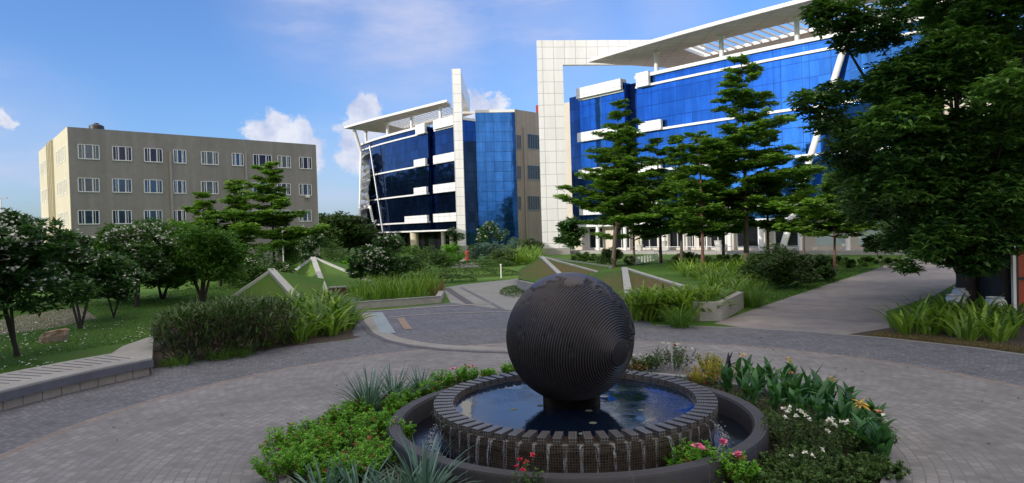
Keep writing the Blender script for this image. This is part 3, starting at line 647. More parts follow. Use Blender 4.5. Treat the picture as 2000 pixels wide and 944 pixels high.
# leaning struts and the crumpled silver mesh tower at the far end
mb = MB(); mb.tube([H(692, 254, 145), H(705, 297, 146)], .38, 10); mb.build('leaning_strut', m_whitep, B, oB, True)
mb = MB(); mb.tube([H(722, 285, 141), H(748, 455, 138)], .16, 8); mb.build('leaning_strut', m_steel, B, oB, True)
for (x0, y0, x1, y1, r) in ((722, 402, 735, 462, .28), (735, 430, 712, 462, .2), (705, 297, 701, 480, .22)):
    mb = MB(); mb.tube([H(x0, y0, 142), H(x1, y1, 141)], r, 8); mb.build('leaning_strut', m_whitep, B, oB, True)
m_sail = M('silver_sheet', (.55, .56, .58), .3, .55, .3, .6, .3, 2)
r = random.Random(3); mb = MB(); prevr = None; Lp, Rp = [], []
for k in range(15):
    t = k/14; y = 298+t*185; xl = 706-4*t+(r.uniform(-1.5, 1.5)); xr = 723-6*t*t*1.8+r.uniform(-2, 2); dz = r.uniform(-1.4, 1.4)
    Lp.append(H(xl, y, 143+dz)); Rp.append(H(xr, y+r.uniform(-3, 3), 142-dz))
for k in range(14):
    mid = (Lp[k]+Rp[k]+Lp[k+1]+Rp[k+1])/4+np.array([0, r.uniform(-2.2, -.4), 0])
    mb.add([Lp[k], Rp[k], Rp[k+1], Lp[k+1], mid, mid+np.array([0, 3.5, 0])], [(0, 1, 4), (1, 2, 4), (2, 3, 4), (3, 0, 4), (1, 0, 5), (2, 1, 5), (3, 2, 5), (0, 3, 5)])
mb.build('silver_mesh_tower', m_sail, B, oB)

# ---- grey block on the left
C0, C1, C2 = np.array([-45.3, 70.2]), np.array([-25.4, 89.7]), np.array([-61.0, 88.6]); oC = np.array([-43., 82., 0])
Cb = thing('grey_block_building', oC, 'plain grey rendered block with white-framed windows and a sunlit cream side', 'building')
cn_ = C1+(C2-C0)
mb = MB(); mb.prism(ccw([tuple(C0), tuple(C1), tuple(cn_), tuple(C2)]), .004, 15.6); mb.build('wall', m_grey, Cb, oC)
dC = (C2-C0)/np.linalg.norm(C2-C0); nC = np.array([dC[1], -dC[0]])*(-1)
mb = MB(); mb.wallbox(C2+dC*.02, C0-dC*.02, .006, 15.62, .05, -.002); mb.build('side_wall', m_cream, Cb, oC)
mb = MB(); mb.wallbox(C1-np.array([.0, .0]), C1+dC*.4, .006, 15.5, .04, -.002); mb.build('corner_trim', m_whitep, Cb, oC)
mb = MB(); mb.box((*(C0*.55+C2*.2+C1*.25), 15.75), (.1, .1, .1)); 
cols = [(152, 194), (219, 257), (281, 317), (338, 363), (392, 426), (452, 475), (493, 530), (541, 567), (583, 608)]
m_wing2 = M('dark_purplish_window_glass', (.035, .03, .07), .12, .4, .4, .35); m_wing3 = M('curtained_window_glass', (.16, .19, .22), .25, .2, .5, .35); vr = random.Random(12)
rows = [(284, 310), (349, 374), (412, 437)]
for (y0, y1) in rows:
    _, zt = wall_s(175, y0, C0, C1); _, zb = wall_s(175, y1, C0, C1)
    for (x0, x1) in cols:
        s0, _ = wall_s(x0+1, (y0+y1)/2, C0, C1); s1, _ = wall_s(x1-1, (y0+y1)/2, C0, C1); flat_window(Cb, oC, C0, C1, s0, s1, zb, zt, 'bars', vr.choice([m_winglass, m_winglass, m_wing2, m_wing3]))
    for (x0, x1) in ((112, 117), (119, 123), (126, 130), (81, 85), (87, 91)):
        s0, _ = wall_s(x1, 330, C0, C2); s1, _ = wall_s(x0, 330, C0, C2); Ls = np.linalg.norm(C2-C0)
        flat_window(Cb, oC, C2, C0, Ls-s1, Ls-s0, zb, zt, 'bars')
dF = (C1-C0)/np.linalg.norm(C1-C0); nF = np.array([dF[1], -dF[0]])
for px, zt in ((332, 13.6), (479, 14.2)):
    s_, _ = wall_s(px, 330, C0, C1); c = C0+dF*s_+nF*.16; mb = MB(); mb.box((c[0], c[1], zt/2), (.22, .28, zt), math.atan2(dF[1], dF[0])); mb.build('drain_pipe', m_pipe, Cb, oC)
for px in (97, 100, 103, 106):
    s_, _ = wall_s(px, 330, C0, C2); c = C0+dC*s_+np.array([-dF[0], -dF[1]])*.15; mb = MB(); mb.box((c[0], c[1], 7.8), (.25, .3, 15.5), math.atan2(dC[1], dC[0])); mb.build('pilaster', m_cream, Cb, oC)
tk = thing('water_tank', (*(C0*.70+C1*.12+C2*.18), 15.62), 'black water tank on the roof of the grey block', 'water tank'); mb = MB()
mb.lathe([(0, 0), (.75, 0), (.75, .8), (.7, .95), (.25, 1.15), (.22, 1.25), (0, 1.25)], (0, 0, 0), 18); mb.build('tank_body', m_black, tk, smooth=True)
s_, z_ = wall_s(598, 384, C0, C1); c = C0+dF*s_+nF*.3; mb = MB(); mb.box((c[0], c[1], z_), (.5, .35, .35), math.atan2(dF[1], dF[0])); mb.tube([(c[0]+.1, c[1]-.2, z_), (c[0]+.12, c[1]-.24, z_)], .13, 10); mb.build('air_conditioner', m_whitep, Cb, oC)

# ------------------------------------------------------------------ fountain and sphere
fx, fy = FC
fo = thing('fountain', (fx, fy, 0), 'round tiled fountain basin with a notched rim inside a low dark stone ring', 'fountain')
m_mosaic = Mgrid('brown_mosaic', (.05, .035, .03), (.24, .20, .15), .038, .038, .0035, 0, .25, 0, .4, 3, .4, polar=2.42, blockvar=.4)
def polar_mosaic():   # cylinder side: u = angle*R, v = z
    m, N, L, B = newmat('dark_mosaic_tiles'); tc = N.new('ShaderNodeTexCoord'); sp = N.new('ShaderNodeSeparateXYZ'); L.new(tc.outputs['Object'], sp.inputs[0])
    at = N.new('ShaderNodeMath'); at.operation = 'ARCTAN2'; L.new(sp.outputs[1], at.inputs[0]); L.new(sp.outputs[0], at.inputs[1])
    mu = N.new('ShaderNodeMath'); mu.operation = 'MULTIPLY'; L.new(at.outputs[0], mu.inputs[0]); mu.inputs[1].default_value = 2.42
    cb = N.new('ShaderNodeCombineXYZ'); L.new(mu.outputs[0], cb.inputs[0]); L.new(sp.outputs[2], cb.inputs[1])
    br = N.new('ShaderNodeTexBrick'); L.new(cb.outputs[0], br.inputs['Vector']); br.offset = 0; br.inputs['Scale'].default_value = 1
    br.inputs['Brick Width'].default_value = .04; br.inputs['Row Height'].default_value = .04; br.inputs['Mortar Size'].default_value = .0028; br.inputs['Mortar Smooth'].default_value = .1
    br.inputs['Color1'].default_value = (.018, .013, .012, 1); br.inputs['Color2'].default_value = (.06, .045, .038, 1); br.inputs['Mortar'].default_value = (.13, .115, .095, 1)
    n = addnoise(N, L, tc.outputs['Object'], 2.5, 5); c = mixc(N, L, ramp(N, L, n, .4, .7), br.outputs['Color'], (.05, .038, .03)); c = mixc(N, L, .5, c, br.outputs['Color'])
    L.new(c, B.inputs['Base Color']); B.inputs['Roughness'].default_value = .22; return m
m_mos = polar_mosaic()
def grid_tile(name, s, mortar):
    return Mgrid(name, (.035, .032, .034), (.19, .18, .175), s, s, mortar, 0, .3, 0, .3, 5, .4, blockvar=.4)
m_tile = grid_tile('rim_tiles', .04, .005)
RB = 2.38
mb = MB(); mb.lathe([(RB-.32, .50), (RB-.32, .575), (RB+.02, .575), (RB+.05, .56), (RB+.05, .44), (RB, .42), (RB-.02, .05), (RB-.10, -.1)], seg=160)
w = mb.build('basin_wall', m_mos, fo, smooth=True, uv=False)
mb = MB(); mb.lathe([(RB-.315, .2), (RB-.315, .57)], seg=120); mb.add([(0, 0, .2)]+[((RB-.315)*math.cos(i*math.pi/30), (RB-.315)*math.sin(i*math.pi/30), .2) for i in range(60)], [(0, i+1, (i+1) % 60+1) for i in range(60)])
mb.build('basin_lining', M('dark_basin_lining', (.012, .015, .022), .4), fo)
nt_ = 68
for i in range(nt_):
    a = 2*math.pi*i/nt_; mb = MB(); mb.box((0, 0, 0), (.33, .125, .085))
    b = mb.build('rim_block', m_tile, fo) if i == 0 else None
    if i == 0: blk = b
    else: b = blk.copy(); COL.objects.link(b); b.parent = fo
    b.location = ((RB-.115)*math.cos(a), (RB-.115)*math.sin(a), .575+.0445); b.rotation_euler = (0, 0, a)
ro, ri = 3.22, 2.97
mb = MB(); mb.lathe([(ri, -.1), (ri, .34), (ri+.03, .38), (ro-.03, .38), (ro, .34), (ro, -.1)], seg=160)
mb.build('outer_ring_wall', Mgrid('ring_stone', (.036, .033, .038), (.10, .095, .10), 1.1, .05, .004, 0, .6, 0, .3, 3, .4, polar=3.1, blockvar=.15), fo, smooth=True, uv=False)
def water_mat(name, col, bump, sc, rough=.02):
    m, N, L, B = newmat(name); tc = N.new('ShaderNodeTexCoord'); B.inputs['Base Color'].default_value = tuple(col)+(1,); B.inputs['Roughness'].default_value = rough; B.inputs['IOR'].default_value = 1.4; B.inputs['Specular IOR Level'].default_value = .6
    mp = N.new('ShaderNodeMapping'); mp.inputs['Scale'].default_value = (1, 1.6, 1); L.new(tc.outputs['Object'], mp.inputs[0])
    a = addnoise(N, L, mp.outputs[0], sc, 3); k = addnoise(N, L, tc.outputs['Object'], .9, 2); kk = ramp(N, L, k, .42, .62)
    mu = N.new('ShaderNodeMath'); mu.operation = 'MULTIPLY'; L.new(a, mu.inputs[0]); L.new(kk, mu.inputs[1])
    b = N.new('ShaderNodeBump'); b.inputs['Strength'].default_value = bump; b.inputs['Distance'].default_value = .01; L.new(mu.outputs[0], b.inputs['Height']); L.new(b.outputs[0], B.inputs['Normal']); return m
m_water = water_mat('pool_water', (.003, .007, .018), .35, 9)
def disc(name, r, z, mat, r0=0, n=96):
    mb = MB()
    if r0: mb.lathe([(r0, 0), (r, 0)], seg=n)
    else: mb.add([(r*math.cos(2*math.pi*i/n), r*math.sin(2*math.pi*i/n), 0) for i in range(n)], [tuple(range(n))])
    o = mb.build(name, mat, loc=(fx, fy, z), fix=False); 
    return o
tag(disc('pool_water', RB-.318, .553, m_water), kind='structure')
tag(disc('moat_water', ri-.003, .03, water_mat('moat_water', (.003, .004, .006), .6, 14, .1), RB-.06), kind='structure')
# falling water between the rim blocks, foam where it lands
def fall_mat():
    m, N, L, B = newmat('falling_water'); tc = N.new('ShaderNodeTexCoord'); mp = N.new('ShaderNodeMapping'); mp.inputs['Scale'].default_value = (30, 30, 3); L.new(tc.outputs['Object'], mp.inputs[0])
    n = addnoise(N, L, mp.outputs[0], 1.5, 4); B.inputs['Base Color'].default_value = (.55, .6, .68, 1); B.inputs['Roughness'].default_value = .15
    tr = N.new('ShaderNodeBsdfTransparent'); mx = N.new('ShaderNodeMixShader'); L.new(ramp(N, L, n, .42, .75, (0, 0, 0, 1), (.55, .55, .55, 1)), mx.inputs[0]); L.new(tr.outputs[0], mx.inputs[1]); L.new(B.outputs[0], mx.inputs[2]); L.new(mx.outputs[0], N['Material Output'].inputs[0]); return m
mb = MB(); r = random.Random(5)
for i in range(nt_):
    a = 2*math.pi*(i+.5)/nt_; wd2 = r.uniform(.02, .045)/RB; ex = r.uniform(.02, .16) if r.random() < .5 else .01
    P_ = []
    for k in range(7):
        t = k/6; rr = RB+.058+ex*math.sqrt(t)*.9; z = .57-.54*t*(t*.6+.4); ww = wd2*(1-.45*t)
        P_ += [(rr*math.cos(a-ww), rr*math.sin(a-ww), z), (rr*math.cos(a+ww), rr*math.sin(a+ww), z)]
    mb.add(P_, [(2*k, 2*k+1, 2*k+3, 2*k+2) for k in range(6)])
tag(mb.build('falling_water', fall_mat(), loc=(fx, fy, 0), fix=False), kind='stuff')
m_foam = M('water_foam', (.5, .55, .62), .5, 0, .4, 20)
V = []; Fq = []; rr_ = np.random.default_rng(4); n = 1500
a = rr_.choice(nt_, n)*2*math.pi/nt_+math.pi/nt_+rr_.normal(0, .02, n); q = RB+.09+np.abs(rr_.normal(0, .055, n)); C_ = np.stack([q*np.cos(a), q*np.sin(a), np.abs(rr_.normal(.0, .022, n))+.036], 1)
P, D, Nn, Lg, Wd = whorls(C_, rr_, 3, .018, .018, .5); V, F, rv = leafquads(P, D, Nn, Lg, Wd, np.ones(len(P))); tag(link('water_foam', npmesh('water_foam', V, F, m_foam, rv), loc=(fx, fy, 0)), kind='stuff')
m_petal_f = M('faded_petal', (.16, .18, .13), .6)
for i, (px, py) in enumerate(((1003, 799), (1055, 792), (1150, 802), (1253, 801), (1138, 847), (1158, 826))):
    c = G(px, py, .557); mb = MB(); mb.lathe([(0, .004), (.05, .004), (.062, 0)], (0, 0, 0), 14); o = mb.build('floating_petal', m_petal_f, loc=(c[0], c[1], .5565), uv=False)
    tag(o, ['pale floating petal farthest left on the pool, beside the left side of the sphere', 'pale floating petal just left of the sphere neck', 'pale floating petal just in front of the sphere neck on the pool', 'pale floating petal on the pool right of the sphere', 'pale floating petal nearest the front rim of the pool', 'pale floating petal between the sphere neck and the front rim'][i], 'petal', 'pale petals on the pool')
# sphere
SR = 1.115; sc_ = np.array([G(1113, 664, 1.68)[0], fy, 1.70]); sc_[0] = (1113-1000+0)/FPX*11.9-.05
sp = thing('sphere_sculpture', (sc_[0], sc_[1], .55), 'big dark ribbed sphere sculpture standing in the round pool', 'sculpture')
axis = np.array([.70, -.70, -.14]); axis /= np.linalg.norm(axis); e1 = np.cross(axis, [0, 0, 1]); e1 /= np.linalg.norm(e1); e2 = np.cross(e1, axis)
ng = 80; prof = [(0, 1), (.30, 1), (.42, 0), (.90, 0)]; th = []; gv = []
for k in range(ng):
    for (f_, v_) in prof: th.append((k+f_)/ng*math.pi); gv.append(v_)
th.append(math.pi); gv.append(1); th = np.array(th); gv = np.array(gv, float); ns = 220
ph = np.arange(ns)*2*math.pi/ns; TH, PH = np.meshgrid(th, ph, indexing='ij')
dirs = (np.cos(TH)[..., None]*axis+np.sin(TH)[..., None]*(np.cos(PH)[..., None]*e1+np.sin(PH)[..., None]*e2))
dv = dirs.reshape(-1, 3); nz = smooth_noise(dv, 4.5, 11)+.55*smooth_noise(dv, 13, 12)+.3*smooth_noise(dv, 34, 15)
land = (dv@np.array([.05, .1, 1])+.16*nz > .86) | (np.abs(dv@np.array([.62, -.1, .78])-.93+.10*nz) < .022) | ((dv@np.array([.93, -.25, .25])+.2*nz > .985))
cap = (TH < math.radians(12)).ravel(); fade = np.clip((np.cos(TH.ravel())+1.1)*2, .25, 1)
gr_ = np.repeat(gv, ns); rad = SR*(1-.016*(1-gr_)*(~land)*(~cap)*fade)+.018*land
# blocky breaks in the ribs
brk = smooth_noise(np.round(dv*14)/14, 21, 5); rad -= .010*((brk > .52) & ~land & ~cap)
crack = np.abs(np.arctan2(dv@e2, dv@e1)-2.6-.14*np.sin(TH.ravel()*17)-.08*np.sin(TH.ravel()*41)) < .035
rad -= .09*(crack & (TH.ravel() > math.radians(9)) & (TH.ravel() < math.radians(34)))
V = dv*rad[:, None]; nr = len(th); I = np.arange(nr*ns).reshape(nr, ns); F = np.stack([I[:-1], np.roll(I, -1, 1)[:-1], np.roll(I, -1, 1)[1:], I[1:]], -1).reshape(-1, 4)
m_sph, N, L, B_ = newmat('dark_bronze'); tc = N.new('ShaderNodeTexCoord'); c, _ = surf(N, L, B_, (.040, .036, .043), tc.outputs['Object'], .35, 2.2, .25, 60); at_ = N.new('ShaderNodeAttribute'); at_.attribute_name = 'rv'
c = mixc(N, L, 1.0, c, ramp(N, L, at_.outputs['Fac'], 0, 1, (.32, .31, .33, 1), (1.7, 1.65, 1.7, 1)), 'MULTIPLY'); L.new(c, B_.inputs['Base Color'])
B_.inputs['Metallic'].default_value = .3; B_.inputs['Roughness'].default_value = .36
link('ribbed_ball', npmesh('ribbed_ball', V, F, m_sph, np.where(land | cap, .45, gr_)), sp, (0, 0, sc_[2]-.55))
mb = MB(); vs = []; nn = 140
mb.lathe([(.50, 0), (.50, .17)], seg=4); mb = MB()
for z in (-.2, .2):
    for i in range(nn*2):
        a = math.pi*i/nn; rr = .50 if i % 2 else .478; vs.append((rr*math.cos(a), rr*math.sin(a), z))
m2_ = nn*2; mb.add(vs, [(i, (i+1) % m2_, m2_+(i+1) % m2_, m2_+i) for i in range(m2_)]+[tuple(range(m2_, 2*m2_))]); mb.build('ribbed_neck', m_sph, sp)
# planting bed
ring('bed_soil', 3.2, 4.8, .03, m_soil, kind='structure')
mb = MB(); mb.lathe([(4.78, 0), (4.78, .09), (4.94, .09), (4.94, 0)], (fx, fy, 0), 160); tag(mb.build('bed_kerb', m_stone, smooth=True), kind='structure')

# ------------------------------------------------------------------ seat wall on the left
def arcw(mb, r0, r1, a0, a1, z0, z1, n=30):
    rr0 = r0 if callable(r0) else (lambda t: r0); rr1 = r1 if callable(r1) else (lambda t: r1)
    ts = [i/n for i in range(n+1)]; an = [math.radians(a0+(a1-a0)*t) for t in ts]
    I_ = [(fx+rr0(t)*math.cos(a), fy+rr0(t)*math.sin(a)) for t, a in zip(ts, an)]; O_ = [(fx+rr1(t)*math.cos(a), fy+rr1(t)*math.sin(a)) for t, a in zip(ts, an)]
    m = n+1; vs = [(*p, z) for z in (z0, z1) for p in I_]+[(*p, z) for z in (z0, z1) for p in O_]; fs = []
    for i in range(n): fs += [(i, i+1, m+i+1, m+i), (2*m+i+1, 2*m+i, 3*m+i, 3*m+i+1), (m+i, m+i+1, 3*m+i+1, 3*m+i), (i+1, i, 2*m+i, 2*m+i+1)]
    fs += [(0, m, 3*m, 2*m), (n, 2*m+n, 3*m+n, m+n)]; mb.add(vs, fs)
m_tanb = M('tan_block_stone', (.36, .31, .26), .85, 0, .25, 1.5, .3, 20)
sw = thing('seat_wall', (fx-11.5, fy+4, 0), 'low curved stone seat wall with a dark slab edge between the lawn and the paving', 'wall')
osw = (fx-11.5, fy+4, 0); A0, A1 = 149.5, 205
rw = lambda t: 14.4
for k in range(26):
    a = A0+.25+(A1-A0-.3)*k/26; b = A0+.25+(A1-A0-.3)*(k+1)/26-.09; mb = MB(); arcw(mb, 12.52, 12.9, a, b, .01, .235, 3); mb.build('base_block', m_tanb, sw, osw)
mb = MB(); arcw(mb, 12.6, 13.4, A0+.1, A1, 0, .22); mb.build('core_wall', m_soil, sw, osw)
mb = MB(); arcw(mb, 12.40, 12.72, A0, A1, .236, .42); mb.build('slab_edge', M('dark_granite', (.12, .12, .145), .6, 0, .25, 2, .2, 20), sw, osw)
mb = MB(); arcw(mb, 12.46, rw, A0+.02, A1, .422, .462); mb.build('top_slab', m_conc, sw, osw)
mb = MB(); mb.prism(ccw([onr(149.5, 12.46), onr(149.5, 14.4), tuple(G(240, 680, .4)[:2]), tuple(G(300, 659, .4)[:2])]), .422, .462); mb.build('top_slab', m_conc, sw, osw)
mb = MB(); mb.prism(ccw([onr(149.5, 12.5), onr(149.5, 14.35), tuple(G(243, 680, .4)[:2]), tuple(G(299, 660, .4)[:2])]), 0, .42); mb.build('core_wall', m_conc, sw, osw)
for k in range(48):
    a = A0+1.2+k*1.12; t_ = (a-A0)/(A1-A0); mb = MB(); arcw(mb, 13.0, lambda t, q=rw(t_): q-.25, a, a+.16, .463, .468, 2); mb.build('groove', m_bandd, sw, osw)
mb = MB(); arcw(mb, 13.32, 13.5, 163, 205, .004, .03); mb = MB()

# ------------------------------------------------------------------ grass mounds with pale ridge strips
m_ridge = M('pale_ridge_stone', (.44, .45, .42), .8, 0, .2, 1.2, .3, 20)
m_mound = grass_material(); m_mound.name = 'mound_grass'
def mound(base, apex, ridges, label, zb=0, mat=None, w=.42, top=.35):
    ax, ay, az = apex; t = thing('grass_mound', (ax, ay, 0), label, 'mound')
    n = len(base); mb = MB(); vs = []; fs = []
    S = 6
    for k in range(S+1):       # slightly concave sides
        f = k/S; zz = zb+(az-zb)*(f**1.0)
        for (x, y) in base: vs.append((x+(ax-x)*f, y+(ay-y)*f, zz))
    for k in range(S):
        for i in range(n): fs.append((k*n+i, k*n+(i+1) % n, (k+1)*n+(i+1) % n, (k+1)*n+i))
    mb.add(vs, fs); body = mb.build('grass_body', mat or m_mound, t, (ax, ay, 0))
    for i in ridges:
        mb = MB(); b = np.array([*base[i], zb]); a = np.array(apex, float); d = (b-a); d /= np.linalg.norm(d); s = np.array([-d[1], d[0], 0]); s /= np.linalg.norm(s); nn = np.cross(s, d); nn = nn if nn[2] > 0 else -nn
        aa = a+nn*.05; bb = b+nn*.05+d*.1; q = []
        for p, ww in ((aa-d*.12, w*.42), (bb, w*.5)):
            q += [p-s*ww-nn*.2, p+s*ww-nn*.2, p+s*ww+nn*.03, p-s*ww+nn*.03]
        mb.add(q, [(0, 1, 2, 3), (7, 6, 5, 4), (0, 4, 5, 1), (1, 5, 6, 2), (2, 6, 7, 3), (3, 7, 4, 0)]); mb.build('ridge_strip', m_ridge, t, (ax, ay, 0))
    return t
def xy(px, py, z=0): p = G(px, py, z); return (p[0], p[1])
ap = G(530, 528, 1.5)
mound([xy(458, 578), xy(582, 584), (ap[0]+4.5, ap[1]+5.5), (ap[0]-4.2, ap[1]+5.5)], tuple(ap), [0, 1], 'smaller grass pyramid mound with two pale ridge strips, behind the lily bed', w=.5)
ap = G(612, 504, 1.85)
mound([xy(555, 545), xy(636, 572), xy(735, 556), (ap[0]+5, ap[1]+7), (ap[0]-7, ap[1]+6)], tuple(ap), [1, 2, 0], 'larger grass pyramid mound with pale ridge strips, left of the walkway', w=.38)
# right-hand raised wedge
ww_ = [xy(1010, 571), (3.6, 28.6), (6.9, 25.3), (7.7, 25.2), (9.7, 28.7), (8.6, 35.5), (6.5, 45), (1.5, 46.5)]
rwl = thing('raised_planter', (5, 34, 0), 'low concrete retaining wall carrying the mounds behind the sphere', 'planter wall')
mb = MB(); n = len(ww_); inner = []
cxy = np.mean(np.array(ww_), 0)
mb = MB(); mb.prism(ccw([tuple(p) for p in ww_]), .003, .70); mb.build('retaining_wall', m_conc, rwl, (5, 34, 0))
inn = [tuple(np.array(p)+(cxy-np.array(p))*(.35/np.linalg.norm(cxy-np.array(p)))) for p in ww_]
mb = MB(); mb.prism(ccw(inn), .704, .76); mb.build('planter_grass', m_mound, rwl, (5, 34, 0))
m_mdry = grass_material(); m_mdry.name = 'dry_mound_grass'
for nd in m_mdry.node_tree.nodes:
    if nd.type == 'MIX' and nd.inputs[7].is_linked is False and nd.blend_type == 'MIX': nd.inputs[7].default_value = (.15, .12, .055, 1)
ap = G(1058, 503, 1.72)
mound([xy(1012, 546, .76), xy(1100, 543, .76), xy(1165, 532, .76), (ap[0]+5, ap[1]+3.5), (ap[0]-1.5, ap[1]+4)], tuple(ap), [1, 2, 3], 'grass mound with forked pale ridge strips, nearest the tall white portal frame', .76, m_mdry, .30)
ap = G(1220, 526, 1.48)
mound([xy(1160, 572, .76), xy(1228, 580, .76), xy(1330, 560, .76), (ap[0]+2.0, ap[1]+3), (ap[0]-3.5, ap[1]+3)], tuple(ap), [1, 2], 'grass mound with two pale ridge strips, just right of the sphere top', .76, m_mdry, .34)
mb = MB(); mb.prism(ccw([xy(1160, 592), xy(1010, 571), tuple(np.array(xy(1010, 571))+[-.3, 0]), xy(1150, 596)]), 0, .1)
# planter kerb in front of the middle lily bed
t = thing('planter_kerb', G(780, 600), 'low weathered stone kerb along the middle lily bed, at the forecourt edge', 'kerb')
mb = MB(); mb.wallbox(G(668, 607), G(862, 592), .004, .34, .0, .35); mb.wallbox(G(862, 592), G(868, 580), .004, .34, .0, .3); mb.build('kerb_stone', m_conc, t, G(780, 600))
mb = MB(); mb.wallbox(G(672, 607), G(860, 592.5), .342, .36, -.04, .3); mb.build('kerb_cap', M('stained_stone', (.20, .20, .22), .8, 0, .5, 1.5, col2=(.36, .35, .34)), t, G(780, 600))
t = thing('stone_block', G(598, 584), 'short pale stone block with dark red front between the lily beds', 'block'); c = G(665, 585); t.location = c
mb = MB(); mb.wallbox(G(645, 580), G(676, 578), .004, .5, 0, .5); mb.build('block_body', M('dark_red_stone', (.12, .05, .04), .8), t, c); mb = MB(); mb.wallbox(G(643, 580), G(678, 578), .503, .56, .05, .55); mb.build('block_cap', m_concl, t, c)
t = thing('stone_bench', G(598, 518), 'thin pale stone bench slab on two feet under the round trees', 'bench'); c = G(580, 543); t.location = c
mb = MB(); mb.wallbox(G(556, 543), G(606, 541), .36, .46, 0, .5); mb.build('seat', m_concl, t, c)
for q in (562, 598): mb = MB(); p = G(q, 542.5); mb.box((p[0], p[1]+.25, .18), (.2, .4, .355)); mb.build('leg', m_conc, t, c)

# ------------------------------------------------------------------ trees
GL = 'layered trees in front of the glass building'
for px, dep, topy, rad, seed, first, tiers, lab in (
    (1197, 62, 190, 4.3, 21, .28, 10, 'tall layered tree nearest the white portal frame, with the twin trunk'),
    (1331, 60, 258, 4.0, 22, .20, 8, 'layered tree with a thin trunk, third trunk right of the portal frame'),
    (1372, 55, 250, 4.2, 23, .22, 8, 'layered tree with reddish trunk left of the tallest layered tree'),
    (1458, 57, 104, 6.6, 25, .22, 13, 'tallest layered tree with the widest tiers, centre of the glass facade'),
    (1500, 60, 268, 4.2, 26, .22, 8, 'layered tree just left of the leaning white column'),
    (1630, 49, 335, 4.8, 27, .28, 6, 'low wide layered tree with reddish trunk beside the concrete road'),
    (1290, 66, 262, 3.8, 28, .25, 8, 'slim layered tree between the twin-trunk tree and the middle group'),
    (1413, 65, 285, 4.4, 36, .18, 8, 'layered tree with a dark thin trunk right of the white pot window'), (1238, 68, 330, 4.0, 37, .2, 7, 'short layered tree half hidden behind the slim one'),
    (1570, 58, 300, 3.6, 29, .30, 7, 'layered tree right of the leaning white column')):
    hor = 450-.03*(px-1000); h = CZ+(hor-topy)/FPX*dep
    layered_tree(px, 500, dep, h, rad, lab, seed, first, tiers, m_barkr if px in (1372, 1630) else m_bark, L=.34, dens=1.05, group=GL, trunks=2 if px == 1197 else 1, lean=(.0, 0))
GL2 = 'layered trees before the grey block'
for px, dep, topy, rad, seed, first, tiers, lab in (
    (401, 62, 372, 3.2, 31, .30, 7, 'shortest of the three layered trees before the grey block'),
    (463, 62, 349, 2.9, 32, .25, 8, 'slim layered tree in the middle of the three before the grey block'),
    (533, 60, 312, 4.4, 33, .22, 10, 'tallest and fullest of the three layered trees before the grey block')):
    hor = 450-.03*(px-1000); h = CZ+(hor-topy)/FPX*dep
    layered_tree(px, 470, dep, h, rad, lab, seed, first, tiers, m_barkd, L=.32, dens=1.25, group=GL2)
def at_px(px, py): p = G(px, py); return (p[0], p[1], 0)
def hgt(px, top, dep): return CZ+((450-.03*(px-1000))-top)/FPX*dep
# frangipani trees with forked stems
FR = 'white-flowered frangipani trees on the left lawn'
def frangipani(px, py, topy, rx, lab, seed, nl=900, stems=3, fl=120, z0f=.27, tk=.09, group=FR, L=.3):
    l = at_px(px, py); h = hgt(px, topy, l[1])
    return bushy('frangipani_tree', l, rx, rx, h, h*z0f, 16, nl, L, lf_fran, lab, 'tree', seed, trunk=tk*.7, group=group, whorl=7, flat=.35, stems=stems, aspect=.34, flowers=(m_petal_w, fl, .10, 6))
frangipani(35, 697, 415, 2.3, 'frangipani tree nearest the seat wall, forked dark trunk at the left edge', 41, 1500, 3, 150)
frangipani(158, 642, 440, 1.9, 'frangipani tree behind the orange rock, with a short pale trunk', 42, 1000, 3, 110)
frangipani(222, 622, 500, 1.7, 'lowest frangipani tree with a bent pale trunk, left of the round trees', 43, 650, 2, 90, .3, .07)
frangipani(268, 600, 448, 2.5, 'widest frangipani tree, full of white blossom before the bright round tree', 44, 1500, 3, 200)
frangipani(-30, 720, 430, 2.0, 'frangipani cut off by the left edge, with low hanging leaves', 45, 700, 3, 60)
frangipani(745, 566, 462, 2.3, 'frangipani behind the middle lily bed, white flowers low down', 46, 1500, 3, 130, .12, .07, None)
frangipani(606, 528, 448, 2.6, 'dense round frangipani behind the larger mound, left of the glass offices', 47, 1500, 3, 60, .15, .09, None)
frangipani(965, 505, 436, 2.6, 'loose pale-leaved frangipani in front of the glass stair block', 48, 500, 3, 40, .45, .08, None)
frangipani(890, 500, 446, 1.7, 'small frangipani before the ground floor of the far offices', 49, 260, 2, 15, .45, .06, None)
# bright round trees
RT = 'round bright trees behind the frangipanis'
for px, py, topy, rx, seed, lab in ((318, 585, 424, 3.4, 51, 'bright green round tree with many stems, highest of the round trees'),
    (395, 590, 440, 3.0, 52, 'round tree with dark hanging foliage nearest the flowering hedge'),
    (245, 590, 440, 2.4, 53, 'round tree behind the widest frangipani'), (430, 560, 455, 2.6, 54, 'rounded tree below the shortest layered tree'),
    (10, 600, 432, 3.0, 55, 'round dark tree behind the leftmost frangipani')):
    l = at_px(px, py); h = hgt(px, topy, l[1])
    bushy('round_tree', l, rx, rx, h, h*.16, 24, 4600, .2, lf_round, lab, 'tree', seed, trunk=.09, group=RT, whorl=5, flat=.2, stems=5, aspect=.45)
